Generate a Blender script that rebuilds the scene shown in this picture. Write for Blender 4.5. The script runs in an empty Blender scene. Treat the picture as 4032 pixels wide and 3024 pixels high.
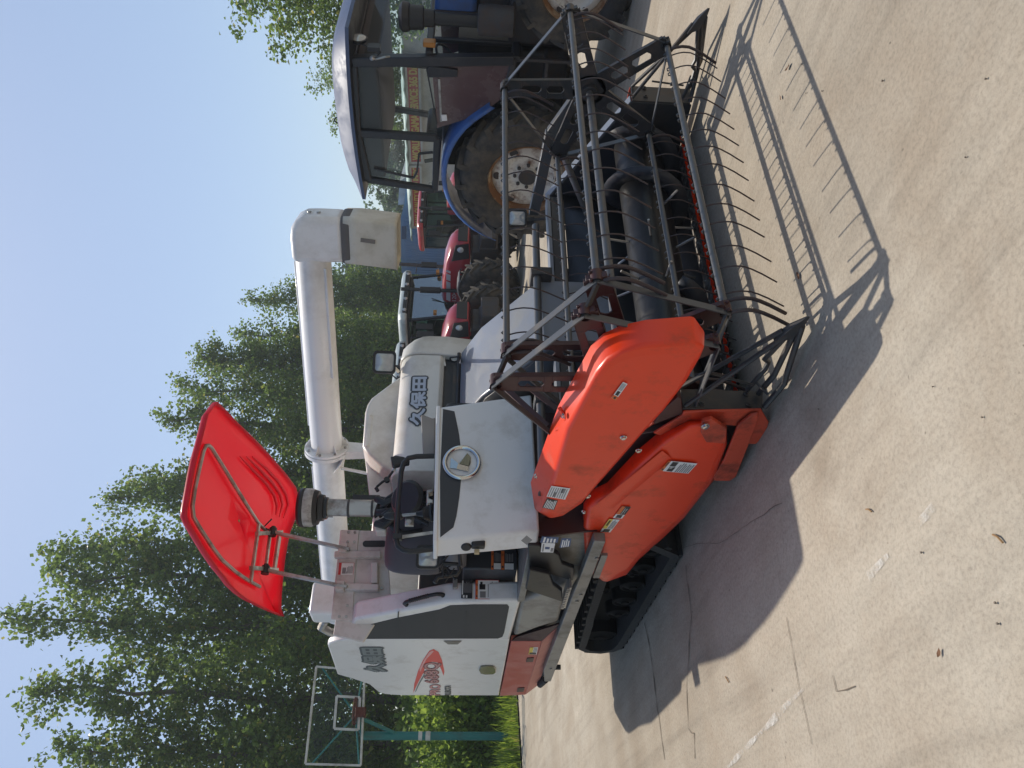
import bpy, bmesh, math, random
from mathutils import Vector, Matrix
V = Vector
random.seed(7)
S = bpy.context.scene
COL = S.collection

# ---------------------------------------------------------------- camera
# the photograph is stored lying on its side: the camera is rolled by a quarter turn
F_PX = 3029.7                                   # focal length in photo pixels (4032 wide)
CAM = V((2.679828, -2.095568, 1.42))
RIGHT = V((0.5735005, 0.8186452, 0.0302840))    # to the right when held upright
DOWN = V((0.0667599, -0.0098600, -0.9977204))
FWD = V((-0.8164804, 0.5742149, -0.0603074))
cam_data = bpy.data.cameras.new('camera')
cam = bpy.data.objects.new('camera', cam_data)
COL.objects.link(cam)
m = Matrix((DOWN, RIGHT, -FWD)).transposed().to_4x4()
m.translation = CAM
cam.matrix_world = m
cam_data.sensor_fit = 'HORIZONTAL'
cam_data.sensor_width = 36.0
cam_data.lens = F_PX / 4032 * 36.0
cam_data.clip_start = 0.05
cam_data.clip_end = 2000
S.camera = cam

def W(px, py, **k):
    """a measured photo point -> the world point where its line of sight meets the plane X=, Y= or Z="""
    a, b = (3024 - py - 1512) / F_PX, (px - 2016) / F_PX
    d = RIGHT * a + DOWN * b + FWD
    ax, val = list(k.items())[0]
    i = 'XYZ'.index(ax)
    return CAM + d * ((val - CAM[i]) / d[i])
def WD(px, py, D):
    """a measured photo point at depth D along the view axis"""
    a, b = (3024 - py - 1512) / F_PX, (px - 2016) / F_PX
    return CAM + (RIGHT * a + DOWN * b + FWD) * D

# ---------------------------------------------------------------- world, sun, exposure
SUN = V((-0.417, 0.24, 1.0)).normalized()       # towards the sun
world = bpy.data.worlds.new('World')
S.world = world
world.use_nodes = True
wn = world.node_tree
wn.nodes.clear()
sky = wn.nodes.new('ShaderNodeTexSky')
sky.sky_type = 'NISHITA'
sky.sun_disc = False
sky.sun_elevation = math.asin(SUN.z)
sky.sun_rotation = math.atan2(SUN.x, SUN.y)
sky.altitude = 50
sky.air_density = 1.15
sky.dust_density = 1.5
sky.ozone_density = 1.2
bg = wn.nodes.new('ShaderNodeBackground')
bg.inputs['Strength'].default_value = 0.13
wo = wn.nodes.new('ShaderNodeOutputWorld')
wn.links.new(sky.outputs[0], bg.inputs['Color'])
wn.links.new(bg.outputs[0], wo.inputs['Surface'])
sd = bpy.data.lights.new('sun', 'SUN')
sd.energy = 3.9
sd.angle = math.radians(0.6)
sd.color = (1.0, 0.93, 0.82)
so = bpy.data.objects.new('sun', sd)
so.rotation_euler = (-SUN).to_track_quat('-Z', 'Y').to_euler()
so.location = (-10, 6, 25)
COL.objects.link(so)
S.view_settings.view_transform = 'Standard'
S.view_settings.look = 'None'
S.view_settings.exposure = 0.0
S.view_settings.gamma = 1.0
S.cycles.max_bounces = 6
S.cycles.transparent_max_bounces = 12
S.cycles.use_denoising = True

# ---------------------------------------------------------------- materials
MATS = {}
def srgb(r, g, b):
    f = lambda c: c / 12.92 if c <= 0.04045 else ((c + 0.055) / 1.055) ** 2.4
    return (f(r / 255), f(g / 255), f(b / 255))
def mat(name, col, rough=0.45, metal=0.0, var=0.12, scale=6.0, dirt=None, dirt_amt=0.0, dirt_scale=3.0,
        bump=0.0, bump_scale=40.0, coat=0.0, trans=0.0, spec=0.5, alpha=1.0, thin=0.0):
    """principled paint / metal / rubber with uneven tone, optional blotches of dirt or rust, optional bump"""
    if name in MATS: return MATS[name]
    m = bpy.data.materials.new(name)
    m.use_nodes = True
    nt = m.node_tree
    n, l = nt.nodes, nt.links
    p = n['Principled BSDF']
    p.inputs['Roughness'].default_value = rough
    p.inputs['Metallic'].default_value = metal
    p.inputs['Specular IOR Level'].default_value = spec
    p.inputs['Coat Weight'].default_value = coat
    p.inputs['Coat Roughness'].default_value = 0.12
    p.inputs['Transmission Weight'].default_value = trans
    p.inputs['Alpha'].default_value = alpha
    tc = n.new('ShaderNodeTexCoord')
    no = n.new('ShaderNodeTexNoise')
    no.inputs['Scale'].default_value = scale
    no.inputs['Detail'].default_value = 6
    no.inputs['Roughness'].default_value = 0.6
    l.new(tc.outputs['Object'], no.inputs['Vector'])
    mx = n.new('ShaderNodeMix'); mx.data_type = 'RGBA'
    a = [c * (1 - var) for c in col]; b = [min(1, c * (1 + var)) for c in col]
    mx.inputs[6].default_value = (*a, 1); mx.inputs[7].default_value = (*b, 1)
    l.new(no.outputs['Fac'], mx.inputs[0])
    out = mx.outputs[2]
    if dirt is not None:
        n2 = n.new('ShaderNodeTexNoise')
        n2.inputs['Scale'].default_value = dirt_scale
        n2.inputs['Detail'].default_value = 9
        n2.inputs['Roughness'].default_value = 0.68
        l.new(tc.outputs['Object'], n2.inputs['Vector'])
        rp = n.new('ShaderNodeValToRGB')
        c0 = 0.68 - 0.3 * dirt_amt
        rp.color_ramp.elements[0].position = max(0.02, c0 - 0.1); rp.color_ramp.elements[0].color = (0, 0, 0, 1)
        rp.color_ramp.elements[1].position = min(0.98, c0 + 0.14); rp.color_ramp.elements[1].color = (1, 1, 1, 1)
        l.new(n2.outputs['Fac'], rp.inputs[0])
        m2 = n.new('ShaderNodeMix'); m2.data_type = 'RGBA'
        l.new(rp.outputs[0], m2.inputs[0]); l.new(out, m2.inputs[6]); m2.inputs[7].default_value = (*dirt, 1)
        out = m2.outputs[2]
        rr = n.new('ShaderNodeMapRange')
        rr.inputs[3].default_value = rough; rr.inputs[4].default_value = min(1, rough + 0.3)
        l.new(rp.outputs[0], rr.inputs[0]); l.new(rr.outputs[0], p.inputs['Roughness'])
    l.new(out, p.inputs['Base Color'])
    if bump:
        nb = n.new('ShaderNodeTexNoise'); nb.inputs['Scale'].default_value = bump_scale; nb.inputs['Detail'].default_value = 5
        l.new(tc.outputs['Object'], nb.inputs['Vector'])
        bp = n.new('ShaderNodeBump'); bp.inputs['Strength'].default_value = bump; bp.inputs['Distance'].default_value = 0.02
        l.new(nb.outputs['Fac'], bp.inputs['Height']); l.new(bp.outputs[0], p.inputs['Normal'])
    if thin:                                     # a thin skin that lets some daylight through
        tr = n.new('ShaderNodeBsdfTranslucent'); l.new(out, tr.inputs['Color'])
        ms = n.new('ShaderNodeMixShader'); ms.inputs[0].default_value = thin
        l.new(p.outputs[0], ms.inputs[1]); l.new(tr.outputs[0], ms.inputs[2])
        l.new(ms.outputs[0], n['Material Output'].inputs['Surface'])
    MATS[name] = m
    return m

DUST = srgb(120, 112, 98)
WHITE = mat('white_paint', (0.76, 0.76, 0.75), 0.32, dirt=srgb(196, 192, 184), dirt_amt=0.2, dirt_scale=3.5, var=0.025, coat=0.25)
CREAM = mat('cream_paint', (0.74, 0.72, 0.66), 0.38, dirt=srgb(185, 178, 162), dirt_amt=0.4, dirt_scale=2.0, var=0.05, coat=0.15)
PINKW = mat('off_white_sheet', (0.66, 0.62, 0.59), 0.5, dirt=srgb(160, 150, 140), dirt_amt=0.5, var=0.06)
ORANGE = mat('orange_plastic', (0.84, 0.050, 0.008), 0.34, dirt=srgb(176, 66, 36), dirt_amt=0.2, dirt_scale=5, var=0.06, coat=0.12, spec=0.4)
ORANGE2 = mat('orange_steel', (0.62, 0.07, 0.025), 0.45, dirt=srgb(90, 40, 26), dirt_amt=0.35, dirt_scale=6, var=0.1)
REDP = mat('faded_red_panel', (0.42, 0.06, 0.045), 0.42, dirt=srgb(190, 130, 115), dirt_amt=0.4, dirt_scale=3, var=0.1)
CANOPY = mat('red_canopy_plastic', (0.80, 0.026, 0.075), 0.32, var=0.04, thin=0.6, coat=0.2)
DARK = mat('charcoal_steel', (0.035, 0.036, 0.038), 0.42, dirt=srgb(92, 78, 66), dirt_amt=0.3, dirt_scale=7, var=0.2)
GREYM = mat('reel_grey_steel', (0.105, 0.112, 0.12), 0.36, metal=0.35, dirt=srgb(100, 92, 84), dirt_amt=0.3, dirt_scale=9, var=0.15)
TINEM = mat('tine_steel', (0.05, 0.042, 0.05), 0.4, metal=0.3, dirt=srgb(84, 64, 52), dirt_amt=0.4, dirt_scale=20, var=0.2)
FEED = mat('feeder_grey_paint', (0.20, 0.225, 0.27), 0.33, dirt=srgb(120, 122, 122), dirt_amt=0.35, dirt_scale=3, var=0.05, coat=0.2)
NAVY = mat('dark_blue_grey_steel', (0.03, 0.034, 0.042), 0.4, dirt=srgb(72, 68, 66), dirt_amt=0.25, dirt_scale=4, var=0.15)
TROUGH = mat('worn_black_trough', (0.007, 0.007, 0.008), 0.36, dirt=srgb(46, 42, 40), dirt_amt=0.12, dirt_scale=5, var=0.3, bump=0.1, bump_scale=14)
SILL = mat('sill_steel', (0.24, 0.235, 0.22), 0.4, metal=0.3, dirt=srgb(120, 112, 100), dirt_amt=0.4, dirt_scale=5)
BARE = mat('bare_metal', (0.45, 0.44, 0.42), 0.38, metal=0.8, dirt=srgb(120, 112, 102), dirt_amt=0.4, dirt_scale=8)
CHROME = mat('chrome', (0.60, 0.61, 0.62), 0.13, metal=1.0, var=0.02)
RUBBER = mat('track_rubber', (0.022, 0.022, 0.022), 0.75, dirt=srgb(64, 60, 54), dirt_amt=0.35, dirt_scale=6, var=0.3, bump=0.25, bump_scale=60)
TYRE = mat('tyre_rubber', (0.032, 0.031, 0.03), 0.8, dirt=srgb(96, 88, 76), dirt_amt=0.55, dirt_scale=4, var=0.3, bump=0.2, bump_scale=40)
SEATM = mat('grey_vinyl', (0.085, 0.08, 0.088), 0.5, var=0.1, bump=0.08, bump_scale=120)
BLACKP = mat('black_plastic', (0.013, 0.013, 0.015), 0.42, var=0.2, dirt=srgb(50, 47, 45), dirt_amt=0.15, dirt_scale=9)
ROLLER = mat('track_roller_iron', (0.006, 0.006, 0.006), 0.8, var=0.3, dirt=srgb(30, 28, 26), dirt_amt=0.2, dirt_scale=8, spec=0.2)
GRILLE = mat('black_mesh_screen', (0.035, 0.036, 0.038), 0.65, var=0.1, bump=0.3, bump_scale=220)
PIPE = mat('unloader_white', (0.80, 0.79, 0.78), 0.3, dirt=srgb(196, 192, 186), dirt_amt=0.35, dirt_scale=1.6, var=0.03, coat=0.3)
SPOUT = mat('canvas_spout', (0.64, 0.60, 0.50), 0.75, dirt=srgb(188, 180, 160), dirt_amt=0.3, dirt_scale=5, var=0.08, bump=0.15, bump_scale=30)
PLATE_RED = mat('dark_red_steel', (0.055, 0.016, 0.015), 0.42, dirt=srgb(60, 40, 36), dirt_amt=0.35, dirt_scale=6, var=0.2)
STEEL_SHINE = mat('polished_knife_steel', (0.42, 0.40, 0.37), 0.4, metal=0.6, dirt=srgb(92, 70, 56), dirt_amt=0.55, dirt_scale=16)
LENS = mat('lamp_glass', (0.42, 0.44, 0.45), 0.08, metal=0.25, var=0.35, scale=22, coat=1.0)
STK_W = mat('sticker_white', (0.78, 0.77, 0.75), 0.5, var=0.03)
STK_O = mat('sticker_orange', (0.72, 0.16, 0.03), 0.5, var=0.03)
STK_Y = mat('sticker_yellow', (0.75, 0.55, 0.08), 0.5, var=0.03)
STK_B = mat('sticker_black', (0.022, 0.022, 0.026), 0.5, var=0.05)
STK_G = mat('sticker_print', (0.22, 0.21, 0.21), 0.5, var=0.05)
STK_R = mat('sticker_red', (0.55, 0.03, 0.03), 0.5, var=0.03)
STK_BL = mat('sticker_blue', (0.05, 0.09, 0.2), 0.5, var=0.05)
DEC_D = mat('decal_dark', (0.035, 0.045, 0.06), 0.4, var=0.1)
DEC_S = mat('decal_silver_blue', (0.46, 0.52, 0.62), 0.35, var=0.06)
DEC_G = mat('decal_grey', (0.16, 0.185, 0.19), 0.4, var=0.1)
DEC_R = mat('decal_red', (0.72, 0.03, 0.028), 0.35, var=0.05)
DEC_P = mat('decal_pink', (0.78, 0.36, 0.35), 0.4, var=0.06)
DEC_M = mat('decal_maroon', (0.24, 0.05, 0.06), 0.4, var=0.1)

def GZ(x, y):
    """height of the yard: level round the machine, rising gently farther off"""
    d = (x - CAM.x) * FWD.x + (y - CAM.y) * FWD.y
    return 0.0 if d < 8 else min(0.9, 0.026 * (d - 8) ** 2 / (d - 8 + 1.5))
# ---------------------------------------------------------------- mesh builder
class MB:
    def __init__(s): s.v = []; s.f = []; s.m = []; s.cur = 0
    def add(s, vs, fs):
        o = len(s.v); s.v += [V(p) for p in vs]
        for f in fs: s.f.append([o + i for i in f]); s.m.append(s.cur)
        return s
    def box(s, a, b):
        x0, y0, z0 = a; x1, y1, z1 = b
        return s.add([(x0,y0,z0),(x1,y0,z0),(x1,y1,z0),(x0,y1,z0),(x0,y0,z1),(x1,y0,z1),(x1,y1,z1),(x0,y1,z1)],
                     [(3,2,1,0),(4,5,6,7),(0,1,5,4),(1,2,6,5),(2,3,7,6),(3,0,4,7)])
    def hexa(s, q0, q1):
        """two quads facing each other"""
        return s.add(list(q0) + list(q1), [(3,2,1,0),(4,5,6,7),(0,1,5,4),(1,2,6,5),(2,3,7,6),(3,0,4,7)])
    def prism(s, poly, off):
        off = V(off); n = len(poly)
        return s.add([V(p) for p in poly] + [V(p) + off for p in poly],
                     [tuple(range(n - 1, -1, -1)), tuple(range(n, 2 * n))] + [(i, (i + 1) % n, n + (i + 1) % n, n + i) for i in range(n)])
    def loft(s, rings, closed=True, caps=True):
        n = len(rings[0]); vs = [V(p) for r in rings for p in r]; fs = []
        for k in range(len(rings) - 1):
            for i in range(n if closed else n - 1):
                j = (i + 1) % n
                fs.append((k*n+i, k*n+j, (k+1)*n+j, (k+1)*n+i))
        if caps and closed:
            fs.append(tuple(range(n - 1, -1, -1))); fs.append(tuple((len(rings)-1)*n + i for i in range(n)))
        return s.add(vs, fs)
    def tube(s, pts, r, n=8, caps=True, closed=False):
        pts = [V(p) for p in pts]; k = len(pts); rings = []
        rr = r if isinstance(r, (list, tuple)) else [r] * k
        prev = None
        for i in range(k):
            if closed: t = pts[(i+1) % k] - pts[i-1]
            elif i == 0: t = pts[1] - pts[0]
            elif i == k - 1: t = pts[-1] - pts[-2]
            else: t = (pts[i+1] - pts[i]).normalized() + (pts[i] - pts[i-1]).normalized()
            t.normalize()
            if prev is None:
                u = t.cross(V((0, 0, 1)))
                if u.length < 1e-3: u = t.cross(V((1, 0, 0)))
            else: u = prev - t * prev.dot(t)
            u.normalize(); w = t.cross(u); prev = u
            rings.append([pts[i] + (u * math.cos(2*math.pi*j/n) + w * math.sin(2*math.pi*j/n)) * rr[i] for j in range(n)])
        if closed: rings.append(rings[0])
        return s.loft(rings, True, caps and not closed)
    def bar(s, p, q, w, h, up=(0, 0, 1)):
        p, q = V(p), V(q); t = (q - p).normalized(); u = t.cross(V(up)); u.normalize(); k = u.cross(t)
        u *= w / 2; k *= h / 2
        return s.hexa([p-u-k, p+u-k, p+u+k, p-u+k], [q-u-k, q+u-k, q+u+k, q-u+k])
    def lathe(s, prof, o, ax, n=24, caps=True, start=0.0, sweep=2*math.pi):
        o, ax = V(o), V(ax).normalized()
        u = ax.cross(V((0, 0, 1)))
        if u.length < 1e-3: u = ax.cross(V((1, 0, 0)))
        u.normalize(); w = ax.cross(u)
        rings = [[o + ax * h + (u * math.cos(2*math.pi*j/n) + w * math.sin(2*math.pi*j/n)) * max(r, 1e-4) for j in range(n)] for r, h in prof]
        return s.loft(rings, True, caps)
    def grid(s, rows):
        n = len(rows[0])
        return s.add([p for r in rows for p in r], [(k*n+i, k*n+i+1, (k+1)*n+i+1, (k+1)*n+i) for k in range(len(rows)-1) for i in range(n-1)])
    def quad(s, a, b, c, d): return s.add([a, b, c, d], [(0, 1, 2, 3)])
    def build(s, name, mats, parent=None, bevel=0.0, smooth=35, solid=0.0, sub=0, seg=2, fix=True):
        me = bpy.data.meshes.new(name)
        me.from_pydata([tuple(p) for p in s.v], [], s.f)
        if not isinstance(mats, (list, tuple)): mats = [mats]
        for x in mats: me.materials.append(x)
        for p, k in zip(me.polygons, s.m): p.material_index = k
        if fix:
            bm = bmesh.new(); bm.from_mesh(me)
            bmesh.ops.recalc_face_normals(bm, faces=bm.faces); bm.to_mesh(me); bm.free()
        if smooth:
            me.shade_smooth(); me.set_sharp_from_angle(angle=math.radians(smooth))
        o = bpy.data.objects.new(name, me); COL.objects.link(o)
        put(o, parent)
        if solid:
            k = o.modifiers.new('thickness', 'SOLIDIFY'); k.thickness = solid; k.offset = 0
        if sub:
            k = o.modifiers.new('round', 'SUBSURF'); k.levels = sub; k.render_levels = sub
        if bevel:
            k = o.modifiers.new('edges', 'BEVEL'); k.width = bevel; k.segments = seg; k.limit_method = 'ANGLE'; k.angle_limit = math.radians(40)
        return o
BASE = {}
def put(o, parent):
    if parent is not None:
        o.parent = parent
        if parent.name in BASE: o.matrix_parent_inverse = Matrix.Translation(-BASE[parent.name])
def thing(name, label, cat, loc=(0, 0, 0), group=None, here=True):
    """an Empty at the thing's base; here=True: the parts are given in world coordinates"""
    o = bpy.data.objects.new(name, None); COL.objects.link(o); o.location = loc
    o.empty_display_size = 0.2
    o['label'] = label; o['category'] = cat
    if group: o['group'] = group
    if here: BASE[o.name] = V(loc)
    return o
def tag(o, label, cat, group=None):
    o['label'] = label; o['category'] = cat
    if group: o['group'] = group
    return o
def structure(o): o['kind'] = 'structure'; return o
def copy_tree(o, parent=None):
    c = o.copy(); COL.objects.link(c)
    if parent is not None: c.parent = parent
    for ch in list(o.children): copy_tree(ch, c)
    return c
def lerp(a, b, t): return a + (b - a) * t
def arc(c, r, a0, a1, n, ux, uy):
    c, ux, uy = V(c), V(ux), V(uy)
    return [c + ux * r * math.cos(lerp(a0, a1, i / n)) + uy * r * math.sin(lerp(a0, a1, i / n)) for i in range(n + 1)]
def onquad(q, u, v, lift=0.0):
    """q = top left, top right, bottom right, bottom left as read"""
    a, b, c, d = [V(x) for x in q]
    p = lerp(lerp(a, b, u), lerp(d, c, u), v)
    if lift: p += ((b - a).cross(a - d)).normalized() * lift
    return p
def patch(mb, q, u0, v0, u1, v1, lift, k):
    mb.cur = k
    mb.add([onquad(q, u0, v0, lift), onquad(q, u0, v1, lift), onquad(q, u1, v1, lift), onquad(q, u1, v0, lift)], [(0, 1, 2, 3)])
def sticker(parent, q, rows, name='sticker', base=0, lift=0.002):
    """a printed label: base colour plus printed areas (u0, v0, u1, v1, ink)"""
    inks = [STK_W, STK_O, STK_Y, STK_B, STK_G, STK_R, STK_BL]
    mb = MB(); patch(mb, q, 0, 0, 1, 1, lift, base)
    for i, (a, b, c, d, k) in enumerate(rows): patch(mb, q, a, b, c, d, lift + 0.0009 * (1 + (i % 2)), k)
    return mb.build(name, inks, parent, smooth=0, fix=False)
def lines(u0, v0, u1, v1, n, ink=4, ragged=0.25, rnd=random.Random(3)):
    h = (v1 - v0) / n
    return [(u0, v0 + i*h + h*0.2, u1 - (u1-u0)*ragged*rnd.random(), v0 + i*h + h*0.75, ink) for i in range(n)]
def glyphs(body, bold=0.0):
    cu = bpy.data.curves.new('lettering', 'FONT'); cu.body = body; cu.offset = bold; cu.resolution_u = 3
    o = bpy.data.objects.new('lettering', cu); COL.objects.link(o)
    dg = bpy.context.evaluated_depsgraph_get(); dg.update()
    me = bpy.data.meshes.new_from_object(o.evaluated_get(dg))
    vs = [tuple(v.co) for v in me.vertices]; fs = [tuple(p.vertices) for p in me.polygons]
    bpy.data.objects.remove(o); bpy.data.curves.remove(cu); bpy.data.meshes.remove(me)
    x0 = min(v[0] for v in vs); x1 = max(v[0] for v in vs); y0 = min(v[1] for v in vs); y1 = max(v[1] for v in vs)
    return [((x-x0)/(x1-x0), 1-(y-y0)/(y1-y0)) for x, y, z in vs], fs
def lettering(mb, q, body, lift, ink, stroke=0.0, box=(0, 0, 1, 1), shear=0.0):
    """letters laid on a quad; stroke thickens them by overlaying shifted copies, each a hair higher"""
    vs, fs = glyphs(body); mb.cur = ink
    u0, v0, u1, v1 = box
    wd = (V(q[1]) - V(q[0])).length; ht = (V(q[3]) - V(q[0])).length
    sh = [(0, 0)] + ([(math.cos(a) * k, math.sin(a) * k) for k in (.5, 1.0) for a in [2 * math.pi * i / 10 for i in range(10)]] if stroke else [])
    for n, (du, dv) in enumerate(sh):
        du *= stroke / wd; dv *= stroke / ht
        mb.add([onquad(q, u0 + (u1-u0)*(u + shear*(0.5-v)) + du, v0 + (v1-v0)*v + dv, lift + n * 2e-5) for u, v in vs], fs)
# ---------------------------------------------------------------- ground
def concrete():
    m = bpy.data.materials.new('weathered_concrete'); m.use_nodes = True
    nt = m.node_tree; n, l = nt.nodes, nt.links; p = n['Principled BSDF']
    tc = n.new('ShaderNodeTexCoord')
    def noise(sc, det, ro=0.6, dist=0.0, vec=None):
        t = n.new('ShaderNodeTexNoise'); t.inputs['Scale'].default_value = sc; t.inputs['Detail'].default_value = det
        t.inputs['Roughness'].default_value = ro; t.inputs['Distortion'].default_value = dist
        l.new(vec or tc.outputs['Object'], t.inputs['Vector']); return t.outputs['Fac']
    def ramp(f, *st):
        r = n.new('ShaderNodeValToRGB'); e = r.color_ramp.elements
        while len(e) < len(st): e.new(0.5)
        for k, (po, c) in zip(e, st): k.position = po; k.color = (*c, 1) if isinstance(c, tuple) else (c, c, c, 1)
        l.new(f, r.inputs[0]); return r.outputs[0]
    def mix(fac, a, b, mode='MIX'):
        x = n.new('ShaderNodeMix'); x.data_type = 'RGBA'; x.blend_type = mode
        for s_, v_ in ((0, fac), (6, a), (7, b)):
            if hasattr(v_, 'links') or hasattr(v_, 'is_linked'): l.new(v_, x.inputs[s_])
            else: x.inputs[s_].default_value = v_ if s_ == 0 else (*v_, 1)
        return x.outputs[2]
    base = ramp(noise(0.35, 7, 0.62), (0.30, srgb(142, 132, 117)), (0.5, srgb(168, 158, 142)), (0.68, srgb(184, 175, 159)))
    patch_ = ramp(noise(1.3, 8, 0.66, 0.4), (0.42, 0.0), (0.66, 1.0))
    c = mix(patch_, base, srgb(150, 136, 118)); 
    mo = n.new('ShaderNodeMath'); mo.operation = 'MULTIPLY'; mo.inputs[1].default_value = 0.55; l.new(patch_, mo.inputs[0])
    c = mix(mo.outputs[0], base, srgb(146, 131, 112))
    fine = ramp(noise(55, 6, 0.75), (0.30, 0.72), (0.52, 1.0), (0.78, 1.13))
    c = mix(1.0, c, fine, 'MULTIPLY')
    grit = ramp(noise(190, 3, 0.6), (0.28, 0.72), (0.40, 1.0), (0.66, 1.0), (0.78, 1.12))
    c = mix(1.0, c, grit, 'MULTIPLY')
    pit = ramp(noise(26, 2, 0.5), (0.22, 0.45), (0.285, 1.0))
    c = mix(1.0, c, pit, 'MULTIPLY')
    spot = ramp(noise(0.75, 5, 0.62), (0.58, 0.0), (0.76, 0.55))
    c = mix(spot, c, srgb(104, 90, 74))
    # scuffs and tyre streaks along the yard
    mp = n.new('ShaderNodeMapping'); mp.inputs['Scale'].default_value = (0.5, 9.0, 1.0); mp.inputs['Rotation'].default_value = (0, 0, 0.5); l.new(tc.outputs['Object'], mp.inputs[0])
    st = ramp(noise(1.0, 5, 0.6, 0.6, mp.outputs[0]), (0.28, 0.84), (0.5, 1.0), (0.75, 1.07))
    c = mix(1.0, c, st, 'MULTIPLY')
    l.new(c, p.inputs['Base Color'])
    p.inputs['Roughness'].default_value = 0.9; p.inputs['Specular IOR Level'].default_value = 0.3
    b = n.new('ShaderNodeBump'); b.inputs['Strength'].default_value = 0.5; b.inputs['Distance'].default_value = 0.004
    l.new(noise(120, 6, 0.75), b.inputs['Height'])
    b2 = n.new('ShaderNodeBump'); b2.inputs['Strength'].default_value = 0.5; b2.inputs['Distance'].default_value = 0.02
    l.new(noise(9, 5, 0.6), b2.inputs['Height']); l.new(b2.outputs[0], b.inputs['Normal'])
    l.new(b.outputs[0], p.inputs['Normal'])
    return m
CONC = concrete()
gx = [-170, -130, -100, -80, -65, -55] + [-50 + 1.25 * i for i in range(48)] + [12, 16, 24, 40, 80, 130]
gy = [-130, -90, -60, -45, -32, -26] + [-22 + 1.5 * i for i in range(48)] + [52, 60, 75, 95, 130, 170]
mb = MB(); mb.grid([[V((x, y, GZ(x, y))) for x in gx] for y in gy]); structure(mb.build('ground', CONC, None, smooth=80))
# cracks and joints: narrow dark lines that wander
CRACK = mat('crack_dirt', srgb(108, 98, 85), 0.95, var=0.3, scale=30)
def crack(pts, w, wob, seed, name='ground_crack', m=CRACK, z=0.004, step=0.06):
    r = random.Random(seed); line = []
    for a, b in zip(pts, pts[1:]):
        a, b = W(*a, Z=0), W(*b, Z=0); k = max(2, int((b - a).length / step)); s = V((-(b-a).y, (b-a).x, 0)).normalized()
        for i in range(k): line.append((lerp(a, b, i / k), s))
    off = 0; L_, R_ = [], []
    for p, s in line:
        off = off * 0.85 + r.uniform(-wob, wob); ww = w * r.uniform(0.3, 1.3)
        L_.append(p + s * (off + ww) + V((0, 0, z))); R_.append(p + s * (off - ww) + V((0, 0, z)))
    mb = MB(); mb.grid([L_, R_]); return structure(mb.build(name, m, None, smooth=0))
crack([(2540, 2450), (2562, 2560), (2590, 2790), (2627, 3030)], 0.008, 0.012, 1)
crack([(2700, 2230), (2722, 2420), (2708, 2570), (2705, 2700), (2712, 2860), (2738, 2890), (2735, 3030)], 0.005, 0.02, 2)
crack([(3100, 2430), (3150, 2700), (3215, 3010)], 0.0022, 0.004, 3)
crack([(2560, 2180), (2850, 2135), (3030, 2005), (3110, 1960)], 0.0015, 0.006, 4)
crack([(3370, 2700), (3300, 2720), (3265, 2600)], 0.002, 0.006, 5)
# what is left of a white painted line
def worn_paint():
    m = bpy.data.materials.new('worn_white_line'); m.use_nodes = True; nt = m.node_tree; n, l = nt.nodes, nt.links; p = n['Principled BSDF']
    p.inputs['Base Color'].default_value = (0.68, 0.66, 0.61, 1); p.inputs['Roughness'].default_value = 0.85
    tc = n.new('ShaderNodeTexCoord'); t = n.new('ShaderNodeTexNoise'); t.inputs['Scale'].default_value = 9; t.inputs['Detail'].default_value = 9; t.inputs['Roughness'].default_value = 0.75
    l.new(tc.outputs['Object'], t.inputs[0]); r = n.new('ShaderNodeValToRGB'); r.color_ramp.elements[0].position = 0.44; r.color_ramp.elements[1].position = 0.66; r.color_ramp.elements[1].color = (.8, .8, .8, 1)
    l.new(t.outputs['Fac'], r.inputs[0]); l.new(r.outputs[0], p.inputs['Alpha']); return m
WP = worn_paint()
for a, b, s in (((3420, 2270), (3590, 2090), 1), ((2850, 3040), (3210, 2670), 2), ((3620, 2060), (3745, 1915), 3)):
    crack([a, b], 0.017, 0.003, s, 'painted_line', WP, 0.004, 0.12)
# litter on the concrete: leaves, twigs, pebbles
def litter(kind, label, px, py, size, seed):
    r = random.Random(seed); c = W(px, py, Z=0.006); mb = MB()
    if kind == 'dead_leaf':
        a = r.uniform(0, 6.28); u = V((math.cos(a), math.sin(a), 0)); s = V((-u.y, u.x, 0)); h = lambda: V((0, 0, r.uniform(0.001, size * .5)))
        mb.grid([[c - u*size + h(), c - u*size*.3 + s*size*.45 + h(), c + u*size*.5 + s*size*.4 + h(), c + u*size + h()], [c - u*size + h(), c - u*size*.3 + V((0,0,.002)), c + u*size*.5 + V((0,0,.002)), c + u*size*1.1 + h()], [c - u*size + h(), c - u*size*.3 - s*size*.5 + h(), c + u*size*.4 - s*size*.35 + h(), c + u*size + h()]])
        m_ = mat('dry_leaf', srgb(112, 76, 50), .8, var=.3)
    elif kind == 'twig':
        a = r.uniform(-.3, .3) + 2.3; u = V((math.cos(a), math.sin(a), 0)); mb.tube([c - u*size, c + V((.004, .003, .002)), c + u*size*.9], .003, 5); m_ = mat('dry_twig', srgb(150, 118, 80), .8)
    else:
        mb.lathe([(size*.5, -.004), (size, size*.3), (size*.7, size*.7), (size*.2, size*.85)], c, (r.uniform(-.3,.3), r.uniform(-.3,.3), 1), 7); m_ = mat('pebble_stone', srgb(124, 112, 98), .85, var=.3)
    return tag(mb.build(kind, m_, None, smooth=30), label, kind.replace('_', ' '), 'litter on the concrete')
litter('dead_leaf', 'curled brown leaf lying on bare concrete near the worn white line', 3700, 2570, .014, 1)
litter('dead_leaf', 'small dry leaf beside the long shadow of the reel', 3105, 265, .022, 2)
litter('dead_leaf', 'dark curled leaf touching the thick middle bar of the reel shadow', 3145, 1085, .018, 3)
litter('dead_leaf', 'dry brown leaf on open concrete right of the reel shadow', 3075, 385, .014, 4)
litter('twig', 'pale forked twig lying on the concrete left of the machine shadow', 2862, 2675, .03, 5)
litter('twig', 'short straw by the edge of the machine shadow', 3420, 2010, .02, 6)
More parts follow.
